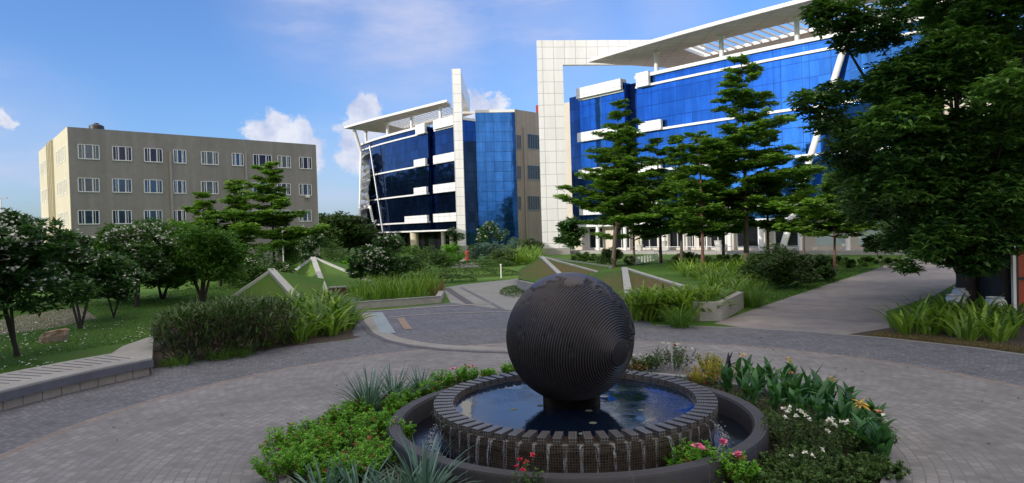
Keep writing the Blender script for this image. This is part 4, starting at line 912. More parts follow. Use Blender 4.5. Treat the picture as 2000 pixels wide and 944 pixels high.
# far trees
FT = 'far trees along the boundary'
for px, dep, topy, rx, seed, lab in ((640, 125, 422, 6, 61, 'far dark tree just right of the grey block'), (672, 132, 416, 6, 62, 'far dark tree in the middle of the gap between the grey block and the offices'), (700, 128, 420, 5, 63, 'far dark tree touching the silver end of the far offices'),
    (-6, 95, 420, 6, 64, 'far feathery tree at the left edge of the photo'), (55, 120, 425, 7, 65, 'far tree left of the cream side of the grey block')):
    p = H(px, 450, dep); h = hgt(px, topy, dep)
    bushy('far_tree', (p[0], dep, 0), rx, rx, h, h*.12, 22, 2600, .5, lf_far, lab, 'tree', seed, trunk=.25, group=FT, whorl=4, flat=.2, stems=2, aspect=.5)
# wood behind the grey block (only seen mirrored in the navy glass)
r = np.random.default_rng(9); nw = 16000; cx = r.uniform(-120, -52, nw); cy = r.uniform(120, 185, nw)
kp = (cx > -.62*cy) & (cx < -.31*cy); cx = cx[kp]; cy = cy[kp]; nw = len(cx); hz_ = 16.2+2.2*np.sin(cx*.19)+2*np.sin(cx*.45+cy*.2); C = np.stack([cx, cy, hz_*r.random(nw)**.4], 1)
P, D, Nn, Lg, Wd = whorls(C, r, 4, 1.5, 1.2, .2); V, F, rv = leafquads(P, D, Nn, Lg, Wd, rvof(P, r, .2, 2)); tag(link('distant_wood', npmesh('distant_wood', V, F, lf_far, rv)), kind='stuff')
# low horizon greenery
for k, (x0, x1, y) in enumerate(((-330, -70, 230), (60, 330, 210))):
    nw = 5000; cx = r.uniform(x0, x1, nw); C = np.stack([cx, y+r.uniform(-8, 8, nw), (7+2.5*np.sin(cx*.11)+1.5*np.sin(cx*.37))*r.random(nw)**.5], 1)
    P, D, Nn, Lg, Wd = whorls(C, r, 4, 1.3, 1.0, .2); V, F, rv = leafquads(P, D, Nn, Lg, Wd, rvof(P, r, .2, 2)); tag(link('distant_wood', npmesh('distant_wood', V, F, lf_far, rv)), kind='stuff')
# big dense tree on the right
r = np.random.default_rng(71); base = np.array([17.6, 26.5, 0]); bt = thing('broadleaf_tree', tuple(base), 'huge dense broadleaf tree filling the right side and overhanging the road', 'tree')
mb = MB(); mb.tube([(0, 0, -.1), (.05, 0, 1.2), (-.1, .1, 3), (0, 0, 5)], [.42, .33, .3, .24], 10); tipsL = []
cen = []; rd = []
for k in range(150):
    a = r.uniform(0, 6.28); z = r.uniform(3.2, 15); t = (z-3.2)/11.8; R_ = 7.4*math.sin(min(1, max(0, .22+t*.62))*math.pi)**.55
    q = R_*math.sqrt(r.uniform(.06, 1)); c = np.array([math.cos(a)*q, math.sin(a)*q, z-.10*q])
    pq = Q(base+c)
    if pq[0]-55 < (1690 if pq[1] < 270 else 1600): continue
    if c[2] < 4.4 and pq[0] < 1760: continue
    if c[2] < 3.6 and pq[0] > 1900 : continue
    cen.append(c); rd.append(r.uniform(.75, 1.45))
for px, py, dd, rr_ in ((1600, 205, 24, .75), (1640, 180, 24.5, .8), (1570, 190, 23.5, .45), (1680, 260, 24, 1.0), (1850, 405, 22.5, 1.0), (1890, 455, 22, .85), (1800, 425, 23.5, .8), (1935, 350, 22, 1.1), (1620, 240, 26, .7), (1760, 470, 26, .6), (1850, 500, 24, .6), (1640, 30, 24, .9), (1700, 60, 24, 1.2), (1690, 330, 27, 1.2), (1740, 380, 26, 1.2), (1900, 250, 22, 1.3), (1660, 300, 26, .9), (1880, 420, 21.5, .9), (1935, 475, 21.5, .8), (1850, 455, 21.5, .8), (1815, 490, 22, .55), (1905, 510, 21.5, .7), (1960, 380, 21, 1.0), (1800, 360, 22, 1.1), (1770, 520, 23, .4), (1700, 410, 28, .9), (1860, 100, 22, 1.4), (1780, 150, 22.5, 1.4), (1960, 440, 22.5, .8), (1610, 20, 24, .6), (1800, 300, 22, 1.3), (1760, 230, 22, 1.2)):
    cen.append(H(px, py, dd)-base); rd.append(rr_)
cen = np.array(cen); rd = np.array(rd)
for i in r.choice(len(cen), 46, replace=False):
    c = cen[i]; z = min(c[2]*.55, 7); mb.tube([(0, 0, max(z-1.2, 2.2)), tuple(c*np.array([.45, .45, 0])+np.array([0, 0, z+.3])), tuple(c)], [.14, .08, .02], 6, False)
mb.build('trunk', m_barkd, bt, smooth=True)
n = 42000; k = r.choice(len(cen), n, p=rd**2/np.sum(rd**2)); d = r.normal(size=(n, 3)); d /= np.linalg.norm(d, axis=1)[:, None]
C = cen[k]+d*((.35+.65*r.random(n)**.5)*rd[k]*r.uniform(.8, 1.15, n))[:, None]*np.array([1.15, 1.15, .62]); C[:, 2] -= .10*np.linalg.norm(C[:, :2]-cen[k][:, :2], axis=1)**2
P, D, Nn, Lg, Wd = whorls(C, r, 6, .27, .105, .55, up=-.15); cr_ = r.uniform(-.3, .3, len(cen)); vv = np.clip(.38+np.repeat(cr_[k], 6)+.25*smooth_noise(P, .7, 8)+r.normal(0, .18, len(P)), 0, 1)
V, F, rv = leafquads(P, D, Nn, Lg, Wd, vv); link('crown', npmesh('crown', V, F, lf_big, rv), bt)
# second tree behind it, filling the dark gap
for (px, dep, h, rx, seed, z0, lab) in ((1935, 34, 9, 5.5, 72, 1.0, 'dark tree standing behind the huge tree, above the pots'), (2060, 27, 8, 4, 73, .8, 'dark tree at the right edge behind the orange door')):
    p = H(px, 500, dep); bushy('dark_tree', (p[0], dep, 0), rx, rx, h, z0, 22, 4200, .3, lf_big, lab, 'tree', seed, trunk=.2, whorl=5, flat=.3, stems=3)

# ------------------------------------------------------------------ shrubs and hedges in the garden
SB = 'clipped shrubs among the garden beds'
def shrub(px, py, topy, rx, lab, seed, mat=lf_shrub, nl=1400, L=.11, ry=None, name='shrub', cat='shrub', group=None, fl=None, aspect=.45, dy=0):
    l = at_px(px, py); h = CZ+((450-.03*(px-1000))-topy)/FPX*(l[1]+(ry or rx)*.3)
    h = max(h, .15); return bushy(name, l, rx, ry or rx, h, .02, 18, nl, L, mat, lab, cat, seed, None, group, 5, .3, aspect=aspect, flowers=fl)
for i, a in enumerate(((500, 556, 478, 3.6, 'flowering hedge block under the layered trees, left end', lf_round, (m_petal_w, 14, .08, 5)), (470, 560, 505, 2.6, 'dark shrub behind the smaller mound, lower left', lf_shrub, None), (545, 556, 512, 2.0, 'dark rounded shrub beside the lamp post', lf_shrub, (m_petal_w, 8, .07, 5)), (560, 540, 478, 2.2, 'bright shrub top just left of the round frangipani', lf_round, None),
    (655, 520, 470, 3.6, 'tufted shrub below the far dark trees', lf_shrub, None), (690, 520, 500, 2.2, 'low bright shrub left of the silver tower foot', lf_bright, None), (790, 535, 500, 2.6, 'shrub right of the middle frangipani', lf_shrub, None), (845, 528, 478, 3.0, 'broad shrub left of the person in red', lf_shrub, None), (800, 520, 480, 3.2, 'shrub under the far office columns', lf_round, None), (882, 520, 474, 2.0, 'upright yellow-green shrub beside the path', lf_bright, None),
    (955, 516, 474, 3.2, 'blue-green shrub right of the person in red', lf_agave, None), (985, 518, 486, 2.4, 'reddish-based shrub before the stair block', lf_hedge, None), (1035, 500, 468, 3.4, 'tall shrub against the beige wing', lf_shrub, None), (1000, 498, 466, 3, 'loose shrub at the foot of the glass stair block', lf_agave, None), (930, 506, 480, 2.4, 'small shrub by the fin plinth', lf_shrub, None),
    (1195, 520, 485, 2.6, 'dark clipped shrub behind the twin-trunk tree', lf_hedge, None), (1150, 514, 492, 3.4, 'low dark hedge in front of the first ground floor window', lf_shrub, None), (1345, 518, 494, 3, 'reddish dark hedge below the window with the white pot', lf_hedge, None), (1420, 520, 498, 2.4, 'brown shrub at the foot of the glass facade', lf_hedge, None),
    (1510, 560, 470, 2.2, 'tall dark shrub in front of the leaning column', lf_shrub, None), (1540, 565, 492, 2.0, 'very dark rounded shrub beside the road lawn', lf_hedge, None), (1590, 550, 500, 1.8, 'dark ball shrub nearest the reddish trunk', lf_shrub, None), (1630, 524, 500, 3.2, 'low hedge below the frosted windows, left', lf_shrub, None), (1700, 515, 500, 3.6, 'low hedge below the frosted windows, right', lf_shrub, None), (1478, 545, 495, 1.6, 'narrow dark shrub between the lilies and the tall shrub', lf_shrub, None))):
    shrub(a[0], a[1], a[2], a[3]*.85, a[4], 100+i, a[5], 1300, .17, group=SB, fl=a[6])
# low mounded hedges on the central lawn
for i, (px, py, rx, ry, h, lab, mt) in enumerate(((905, 540, 4.6, 2.2, .62, 'long low clipped hedge across the central lawn', lf_shrub), (840, 552, 3.4, 1.6, .55, 'low clipped hedge behind the middle lily bed', lf_shrub), (940, 522, 3.6, 2, .7, 'low hedge nearest the entrance path', lf_shrub), (1010, 571, 1.0, 3.3, .22, 'small oval ground-cover patch set in the pale walkway', lf_shrub))):
    l = at_px(px, py); t = thing('low_hedge', l, lab, 'hedge', 'low clipped hedges on the lawn' if i < 3 else None); r = np.random.default_rng(140+i); n = int(230*rx*ry)
    a = r.uniform(0, 6.28, n); q = np.sqrt(r.random(n)); C = np.stack([np.cos(a)*q*rx, np.sin(a)*q*ry, h*np.sqrt(np.clip(1-q**2.5, 0, 1))*r.uniform(.75, 1.02, n)+.02], 1)
    P, D, Nn, Lg, Wd = whorls(C, r, 4, .13 if i < 3 else .09, .06 if i < 3 else .05, .3); V, F, rv = leafquads(P, D, Nn, Lg, Wd, rvof(P, r, 1.5, i)); link('foliage', npmesh('foliage', V, F, mt, rv), t)
# papaya-like young tree and big-leaf shrub
frangipani(1118, 508, 424, 1.9, 'young large-leaved tree beside the foot of the portal frame', 151, 420, 2, 0, .25, .05, None, .55)
frangipani(1722, 524, 460, 1.6, 'young tree with spreading leaves before the frosted window on the right', 152, 260, 2, 0, .45, .05, None, .4)

# ------------------------------------------------------------------ strap-leaf beds
def lily_bed(pts, n, Ln, W, labf, seed, group, mat=lf_lily, per=26, rad=.28, el=(45, 85), droop=(70, 150), name='lily_clump', cat='plant', zb=0):
    """pts: polygon-ish list of (px,py) centre line points with half depth; n clumps"""
    r = random.Random(seed); first = {}
    P_ = [np.array(G(*q)[:2]) for q in pts[0]]; Q_ = [np.array(G(*q)[:2]) for q in pts[1]]
    for i in range(n):
        u = (i+.5)/n*(len(P_)-1); k = min(int(u), len(P_)-2); f = u-k; a = P_[k]*(1-f)+P_[k+1]*f; b = Q_[k]*(1-f)+Q_[k+1]*f
        c = a+(b-a)*(((i*.618) % 1)*.86+.07); v = i % 4
        if v not in first:
            first[v] = clump(name, (c[0], c[1], zb), per, rad, Ln, W, mat, labf, cat, seed+v, group, el, droop)
            o = first[v]
        else: o = copy_tree(first[v]); o.location = (c[0], c[1], zb); o.rotation_euler = (0, 0, r.uniform(0, 6.28))
        s = r.uniform(.82, 1.12); o.scale = (s, s, s)
lily_bed([[(520, 684), (600, 678), (682, 660)], [(520, 610), (600, 605), (660, 600)]], 32, 1.5, .16, 'strap-leaved yellow-green lily clump in the bed left of the forecourt', 200, 'lilies in the left bed', per=24, rad=.32)
lily_bed([[(700, 592), (780, 590), (850, 583)], [(690, 572), (770, 568), (840, 560)]], 24, 1.35, .06, 'upright strap-leaved clump in the kerbed middle bed', 210, 'strap plants in the middle bed', per=34, rad=.35, el=(62, 88), droop=(15, 80))
lily_bed([[(1240, 628), (1310, 634), (1395, 632)], [(1235, 608), (1310, 606), (1400, 602)]], 26, 1.45, .12, 'bright lily clump hanging over the planter wall right of the sphere', 220, 'lilies along the planter wall', per=24, rad=.28)
lily_bed([[(1236, 634), (1300, 634), (1392, 625)], [(1240, 622), (1310, 618), (1400, 610)]], 20, .85, .09, 'bright lily clump on top of the planter wall right of the sphere', 225, 'lilies on top of the planter wall', per=26, rad=.3, zb=.74)
lily_bed([[(1452, 590), (1475, 580), (1500, 571), (1560, 560)], [(1300, 523), (1350, 522), (1430, 518), (1500, 515)]], 60, 1.25, .085, 'green lily clump in the wide bed before the glass building', 230, 'lilies in the wide bed', per=24, rad=.4)
lily_bed([[(1765, 655), (1860, 668), (1985, 682)], [(1790, 622), (1870, 622), (1990, 632)]], 22, 1.25, .11, 'broad strap-leaved clump in the bed below the white pots', 240, 'lilies in the right-hand bed', per=18, rad=.3, el=(50, 88), droop=(60, 130))
lily_bed([[(1000, 520), (1055, 520)], [(1000, 500), (1050, 500)]], 8, 2.3, .1, 'yellow-green arching clump left of the portal frame', 250, 'arching clumps near the beige wing', per=60, rad=.7)
lily_bed([[(850, 580), (862, 578)], [(845, 566), (858, 566)]], 4, .9, .03, 'dry reddish grass tuft at the right end of the middle bed', 255, 'reddish tufts in the middle bed', lf_dry, 60, .35, (60, 88), (10, 60), 'grass_tuft')
lily_bed([[(1090, 560), (1200, 585)], [(1080, 548), (1190, 560)]], 12, 1.0, .07, 'yellowish strap clump on the slope right behind the sphere', 258, 'strap plants behind the sphere', per=24, rad=.35, el=(60, 88), droop=(20, 90))
clump('fountain_grass', at_px(1468, 600), 240, .35, 1.5, .022, lf_grass, 'fine fountain grass tuft at the right end of the planter wall', 'grass tuft', 260, el=(50, 86), droop=(60, 130))
clump('fountain_grass', at_px(1328, 640), 200, .3, 1.1, .022, lf_grass, 'fine grass tuft hanging at the front of the planter wall', 'grass tuft', 261, el=(40, 86), droop=(60, 150))
for i, (px, py) in enumerate(((686, 600), (650, 592))): clump('aloe', at_px(px, py), 60, .25, .75, .06, lf_agave, ['blue-green spiky rosette at the left end of the middle bed', 'blue-green rosette behind the pale stone block'][i], 'plant', 262+i, el=(20, 80), droop=(10, 40))
# dark hedge bed (brownish) right of the seat wall: dense shrubs
for i, (px, py, rx, topy) in enumerate(((340, 712, .95, 598), (400, 704, 1.05, 588), (455, 696, 1.0, 582), (505, 684, .95, 580), (330, 685, .9, 610), (375, 668, 1.1, 588), (440, 655, 1.1, 578), (495, 648, 1.0, 580))):
    l = at_px(px, py); l = (l[0]+.1, l[1]+.75, 0)
    h = CZ+((450-.03*(px-1000))-topy)/FPX*(l[1]); r = np.random.default_rng(300+i)
    t = thing('dark_shrub', l, ['dark brownish shrub at the end of the seat wall, front row', 'second front shrub of the dark hedge bed', 'third front shrub of the dark hedge bed', 'dark shrub touching the left lily bed, front row', 'dark shrub at the end of the seat wall, back row', 'second back shrub of the dark hedge bed', 'third back shrub of the dark hedge bed', 'dark shrub touching the left lily bed, back row'][i], 'shrub', 'dark brownish shrubs in the hedge bed')
    n = 900; a = r.uniform(0, 6.28, n); q = np.sqrt(r.random(n)); zc = r.random(n)**.75
    rr2 = rx*(.72+.28*np.sin(zc*3.1)); base = np.stack([np.cos(a)*q*rr2, np.sin(a)*q*rr2, zc*h*.86], 1)
    rv = np.clip(r.normal(.4, .25, n)+(zc-.5)*.3, 0, 1); rv = np.where((r.random(n) < .3) & (zc < .75), 1.4, rv)
    link('foliage', blade_mesh('foliage', base, a+r.normal(0, .8, n), r.uniform(.22, .42, n), r.uniform(.035, .07, n), np.radians(r.uniform(5, 80, n)), np.radians(r.uniform(20, 110, n)), lf_hedge, rv, 3), t)
for i, (px, py) in enumerate(((345, 712), (430, 700), (470, 694))):
    clump('fern_tuft', at_px(px, py+2), 160, .35, .45, .02, lf_grass, ['soft fern tuft at the foot of the hedge bed, left end', 'soft fern tuft at the middle of the hedge bed foot', 'soft fern tuft near the lilies at the hedge bed foot'][i], 'fern', 320+i, 'fern tufts below the hedge bed', el=(20, 85), droop=(20, 80))

# ------------------------------------------------------------------ plants round the fountain
def bedpos(px, py): p = G(px, py, .03); return (p[0], p[1], .03)
def bshrub(px, py, h, rx, lab, seed, mat=lf_bright, nl=500, L=.05, fl=None, group=None, aspect=.5, name='bed_shrub'):
    l = bedpos(px, py); r = np.random.default_rng(seed); t = thing(name, l, lab, 'shrub', group)
    ns_ = int(nl/9); a = r.uniform(0, 6.28, ns_); q = np.sqrt(r.random(ns_)); mb = MB(); C = []
    for i in range(ns_):
        hh = h*r.uniform(.55, 1.05)*(1-.35*q[i]**2); b = np.array([math.cos(a[i])*q[i]*rx*.6, math.sin(a[i])*q[i]*rx*.6, 0]); e = np.array([math.cos(a[i])*q[i]*rx*1.05, math.sin(a[i])*q[i]*rx*1.05, hh]); mb.tube([b, (b+e)/2+np.array([0, 0, .04]), e], [.005, .004, .002], 3, False)
        n_ = 9
        for j in range(n_): f = (j+1)/n_; C.append(b+(e-b)*(.25+.75*f)+r.normal(0, .012, 3))
    C = np.array(C); P, D, Nn, Lg, Wd = whorls(C, r, 5, L, L*aspect, .1, up=.45); v = rvof(P, r, 5, seed, .3)
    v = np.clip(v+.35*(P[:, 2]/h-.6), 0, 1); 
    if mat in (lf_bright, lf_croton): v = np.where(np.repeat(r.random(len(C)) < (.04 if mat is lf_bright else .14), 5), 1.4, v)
    V, F, rv = leafquads(P, D, Nn, Lg, Wd, v); mb.build('stems', m_bark, t, uv=False, fix=False); link('foliage', npmesh('foliage', V, F, mat, rv), t)
    if fl:
        for (mt, n_, s_) in fl:
            for k in range(n_):
                a_ = r.uniform(0, 6.28); q_ = r.uniform(0, .8)*rx; c = np.array([[math.cos(a_)*q_, math.sin(a_)*q_-rx*.2, h*r.uniform(.85, 1.08)]])
                Pp, D, Nn, Lg, Wd = whorls(np.repeat(c, 2, 0)+r.normal(0, s_*.1, (2, 3)), r, 6, s_, s_*.75, .2, up=.45); V, F, rv = leafquads(Pp, D, Nn, Lg, Wd, np.ones(12)); link('flower', npmesh('flower', V, F, mt, rv), t)
    return t
BG = 'bright green shrubs round the fountain'
for i, (px, py, h, rx, fl, lab) in enumerate(((555, 935, .48, .45, None, 'bright green shrub at the lower left corner of the fountain bed'), (560, 890, .5, .42, None, 'leftmost bright shrub of the bed, against the paving'), (610, 900, .5, .5, None, 'bright shrub second from the left in the front bed'),
    (625, 860, .42, .4, None, 'bright shrub at the outer edge behind the leftmost shrub'), (680, 880, .5, .5, None, 'bright shrub between the leftmost shrubs and the ring wall'), (700, 930, .42, .45, None, 'shrub behind the front spiky rosettes, lower left'), (740, 905, .4, .42, None, 'reddish-green shrub beside the outer ring, lower left'),
    (665, 835, .4, .35, None, 'shrub with reddish leaf tips just below the big spiky rosette'), (725, 850, .42, .4, None, 'shrub against the outer ring at its left side'), (760, 835, .34, .3, None, 'small shrub overhanging the left of the ring wall'), (700, 815, .38, .34, None, 'shrub at the foot of the big spiky rosette'), (795, 790, .36, .32, None, 'shrub between the rosettes and the ring wall'), (835, 775, .36, .3, None, 'shrub right of the rosettes'),
    (865, 758, .42, .32, [(m_petal_p, 1, .07)], 'shrub with one pink flower left of the pool'), (912, 750, .42, .3, [(m_petal_p, 2, .06), (m_petal_o, 1, .05)], 'shrub with pink and salmon flowers behind the pool rim'), (955, 742, .26, .25, None, 'thin shrub just left of the sphere'), (995, 735, .32, .22, None, 'small shrub hidden behind the left of the sphere'),
    (1345, 925, .44, .34, None, 'bright shrub in front of the ring wall, left of the pink flowers'), (1395, 938, .52, .34, [(m_petal_p, 4, .075)], 'bright shrub carrying large pink flowers at the front of the bed'), (1440, 945, .4, .3, [(m_petal_p, 2, .07)], 'small shrub with a low pink flower at the bottom edge'), (655, 945, .4, .4, None, 'shrub at the bottom edge behind the spiky rosettes'))):
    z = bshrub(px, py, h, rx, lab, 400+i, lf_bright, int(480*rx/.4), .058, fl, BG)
bshrub(1030, 990, .62, .22, 'small rose bush with red blooms in front of the basin', 430, lf_shrub, 160, .045, [(m_petal_r, 5, .05)], None, name='rose_bush')
for i, (px, py, h, rx, mt, fl, lab) in enumerate(((1315, 722, .62, .62, lf_shrub, [(m_petal_w, 9, .05), (m_petal_r, 1, .05)], 'airy shrub dotted with small white flowers, behind the pool on the right'), (1262, 722, .4, .4, lf_shrub, [(m_petal_w, 7, .045)], 'pale shrub with white flowers touching the sphere on its right'), (1245, 726, .25, .3, lf_dry, None, 'pinkish dry shrub at the back rim right of the sphere'),
    (1370, 752, .46, .42, lf_croton, None, 'yellow croton shrub with red tips'), (1408, 745, .5, .4, lf_croton, None, 'yellow-green croton shrub left of the cannas'), (1385, 728, .5, .35, lf_croton, None, 'orange-tipped croton at the back of the bed'))):
    bshrub(px, py, h, rx, lab, 440+i, mt, 420, .05, fl, None, .35 if mt is lf_croton else .5)
for i, (px, py, h, rx, n_, lab) in enumerate(((1545, 875, .62, .5, 12, 'dark shrub with heads of small white flowers beside the ring wall'), (1610, 890, .56, .5, 9, 'dark white-flowered shrub in the middle of the right bed'), (1690, 880, .5, .42, 5, 'dark white-flowered shrub at the outer right of the bed'), (1570, 925, .36, .5, 4, 'low dark shrub in front of the white-flowered ones'))):
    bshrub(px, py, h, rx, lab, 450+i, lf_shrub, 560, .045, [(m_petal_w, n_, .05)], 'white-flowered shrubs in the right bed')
for i, (px, py, h, rx, lab) in enumerate(((780, 868, .42, .26, 'small bright shrub overhanging the ring wall at its left front'), (770, 812, .42, .26, 'small bright shrub leaning on the ring wall beside the rosettes'), (1500, 850, .4, .28, 'small dark shrub leaning on the ring wall at its right'))):
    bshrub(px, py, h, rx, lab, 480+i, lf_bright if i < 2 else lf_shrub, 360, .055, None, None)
for i, (px, py, h, rx, lab) in enumerate(((1510, 930, .24, .45, 'low weedy shrub nearest the outer ring at the lower right'), (1570, 960, .26, .5, 'low weedy shrub at the bottom edge of the right bed'), (1640, 935, .28, .5, 'low weedy shrub in the middle of the lower right bed'), (1710, 930, .26, .4, 'low weedy shrub against the bed kerb at the lower right'), (1500, 975, .26, .4, 'low weedy shrub at the bottom edge beside the ring'))):
    bshrub(px, py, h, rx, lab, 460+i, lf_shrub, 620, .055, None, 'weedy shrubs in the lower right bed')
# blue-green rosettes
AG = 'blue-green spiky rosettes round the fountain'
for i, (px, py, L_, n_, lab) in enumerate(((722, 808, 1.0, 100, 'big blue-green spiky rosette at the left of the bed'), (770, 786, .85, 80, 'spiky rosette right behind the big one'), (822, 772, .7, 65, 'smaller spiky rosette nearest the pool back'), (828, 985, .95, 90, 'largest spiky rosette at the bottom edge, before the falling water'), (700, 985, .75, 60, 'spiky rosette at the bottom edge, between two others'), (630, 980, .6, 50, 'spiky rosette at the bottom edge, nearest the corner shrub'), (770, 1000, .7, 60, 'spiky rosette at the bottom edge left of the largest'))):
    clump('spiky_rosette', bedpos(px, py), n_, .12, L_, .058, lf_agave, lab, 'plant', 470+i, AG, (15, 88), (15, 60), fold=.3, prof='agave')
# cannas
CG = 'cannas in the right bed'
rc = random.Random(8)
cpx = [(1425, 770), (1450, 762), (1478, 775), (1500, 768), (1520, 790), (1545, 785), (1565, 800), (1540, 768), (1590, 805), (1600, 790), (1465, 795), (1505, 812), (1560, 825), (1625, 820), (1645, 845), (1680, 860), (1700, 850), (1715, 880), (1660, 825), (1610, 845), (1725, 905), (1690, 890)]
cwords = ['leftmost canna, next to the yellow crotons', 'canna behind the croton edge, second from the left', 'front canna above the ring wall corner', 'canna at the top of the bed with a broad blade', 'canna in front of the tall central one', 'canna beside the tall central one, right', 'canna in the middle of the row, front', 'tallest central canna with an upright spike', 'canna above the paler white flowers', 'canna at the outer back edge of the bed', 'low canna near the ring wall', 'low broad canna behind the white-flowered shrub', 'canna between the white-flowered shrubs and the tall row', 'canna near the yellow bloom, left', 'canna below the yellow bloom', 'canna with the large yellow bloom', 'canna at the outer right edge, upper', 'canna with salmon bloom at the right end', 'canna behind the yellow bloom', 'canna among the white flower heads', 'rightmost canna, leaning over the paving', 'low canna at the right end of the bed']
for i, (px, py) in enumerate(cpx):
    l = bedpos(px, py); t = thing('canna', l, cwords[i], 'plant', CG); r = np.random.default_rng(500+i); h = rc.uniform(.52, .76)*(1.2 if i == 7 else 1)
    mb = MB(); bs = []; azs = []; els = []
    for s in range(3):
        a = r.uniform(0, 6.28); b = np.array([math.cos(a)*.08, math.sin(a)*.08, 0]); hh = h*r.uniform(.6, .95); mb.tube([b, b*1.5+np.array([0, 0, hh*.8])], [.012, .008], 5)
        for k in range(5): bs.append(b*(1+.1*k)+np.array([0, 0, hh*(.08+.16*k)])); azs.append(a+k*2.4+r.normal(0, .3)); els.append(math.radians(r.uniform(45, 80)))
    n = len(bs); mb.build('stem', m_bark if False else lf_canna, t, uv=False)
    link('leaves', blade_mesh('leaves', np.array(bs), np.array(azs), r.uniform(.3, .5, n), r.uniform(.10, .155, n), np.array(els), np.radians(r.uniform(15, 75, n)), lf_canna, r.uniform(0, 1, n), 6, .22), t)
    fm = {15: m_petal_y, 7: m_petal_y, 13: m_petal_y, 17: m_petal_o, 5: m_petal_o, 1: m_petal_y}.get(i)
    if fm:
        s_ = .15 if i == 15 else .075; c = np.array([[0, -.05, h*1.02]]); Pp, D, Nn, Lg, Wd = whorls(np.repeat(c, 3, 0)+r.normal(0, .015, (3, 3)), r, 6, s_, s_*.3, .1, up=.2); V, F, rv = leafquads(Pp, D, Nn, Lg, Wd, np.ones(18)); link('flower', npmesh('flower', V, F, fm, rv), t)
t = thing('withered_leaf', bedpos(1424, 760), 'blackened withered canna leaf sticking up behind the croton', 'plant'); r = np.random.default_rng(1)
link('leaves', blade_mesh('leaves', np.array([[0, 0, .3], [0, 0, .55], [0, 0, .5]]), np.array([1.2, .3, 0.]), np.array([.5, .3, .3]), np.array([.12, .07, .05]), np.radians([88, 60, 20]), np.radians([30, -30, 10]), m_black, np.zeros(3), 5, .4), t)
# ground cover in the bed
r = np.random.default_rng(90); n = 5200; a = r.uniform(0, 6.28, n); q = np.sqrt(r.uniform(3.3**2, 4.85**2, n)); C = np.stack([fx+np.cos(a)*q, fy+np.sin(a)*q, .03+np.abs(r.normal(0, .07, n))*(1+smooth_noise(np.stack([np.cos(a)*q, np.sin(a)*q, a*0], 1), 2, 3))], 1)
P, D, Nn, Lg, Wd = whorls(C, r, 5, .05, .025, .2, up=.4); V, F, rv = leafquads(P, D, Nn, Lg, Wd, rvof(P, r, 2, 3)); tag(link('ground_cover', npmesh('ground_cover', V, F, lf_shrub, rv)), kind='stuff')

# ------------------------------------------------------------------ lawn grass, petals, verge
def grass_patch(n, fn, L, mat, seed, name='lawn_blades', W=.012):
    r = np.random.default_rng(seed); P = fn(r, n); n = len(P); link_ = blade_mesh(name, P, r.uniform(0, 6.28, n), L*r.uniform(.5, 1.2, n), np.full(n, W), np.radians(r.uniform(50, 88, n)), np.radians(r.uniform(10, 70, n)), mat, np.clip(.4+.35*smooth_noise(P, .8, 5)+r.normal(0, .2, n), 0, 1), 2, 0)
    return tag(link(name, link_), kind='stuff')
def lawn_pts(r, n):
    P = np.stack([r.uniform(-27, -9, n), r.uniform(14, 42, n), np.zeros(n)], 1); d = np.hypot(P[:, 0]-fx, P[:, 1]-fy); an = np.degrees(np.arctan2(P[:, 1]-fy, P[:, 0]-fx))
    k = (d > 14.6+np.clip((158-an)/10, 0, 1)*2.6) & ((an > 150) | (d > 19)); k &= r.random(n) < np.clip(24/P[:, 1], .3, 1)**1.3; return P[k]
grass_patch(150000, lawn_pts, .075, lf_grass, 81, W=.014)
P = lawn_pts(np.random.default_rng(82), 2600); P = P[(P[:, 1] < 31)][:900]; P[:, 2] = .05
r = np.random.default_rng(83); P_, D, Nn, Lg, Wd = whorls(P, r, 3, .055, .045, .9, up=.05); V, F, rv = leafquads(P_, D, Nn, Lg, Wd, np.ones(len(P_))); tag(link('fallen_petals', npmesh('fallen_petals', V, F, m_petal_w, rv)), kind='stuff')
sheet('bare_earth', [xy(0, 655), xy(110, 640), xy(190, 622), xy(160, 600), xy(60, 612), xy(-60, 640)], .004, M('pinkish_earth', (.26, .21, .18), .9, 0, .3, 1))
sheet('bed_earth', [onr(131, 13.3), onr(125, 13.2), onr(118, 13.6), G(690, 656)[:2], G(680, 600)[:2], G(520, 585)[:2], G(400, 600)[:2], G(310, 640)[:2], onr(149, 13.3), onr(140, 13.35)], .0045, m_soil)
sheet('bed_earth', [onr(45, 13.4), G(1745, 640)[:2], G(1780, 615)[:2], (22, 27), (26, 22), onr(20, 13.4), onr(33, 13.4)], .0085, m_soil)
def verge(r, n):
    a = np.radians(r.uniform(14, 42.5, n)); q = 13.5+np.abs(r.normal(0, .5, n)); return np.stack([fx+np.cos(a)*q, fy+np.sin(a)*q, np.full(n, .01)], 1)
grass_patch(9000, verge, .07, lf_dry, 84, 'verge_grass')
def rside(r, n):
    t = r.random(n); a = np.array(xy(1480, 602)); b = np.array(xy(1760, 507)); p = a+(b-a)*t[:, None]+np.array([-.7, .7])*np.abs(r.normal(0, .9, n))[:, None]; return np.concatenate([p, np.full((n, 1), .005)], 1)
grass_patch(14000, rside, .14, lf_grass, 85, 'verge_grass', .02)
def moundg(r, n):
    return np.stack([r.uniform(-24, -8, n), r.uniform(38, 60, n), np.zeros(n)], 1)
grass_patch(30000, moundg, .09, lf_grass, 86, 'lawn_blades', .03)

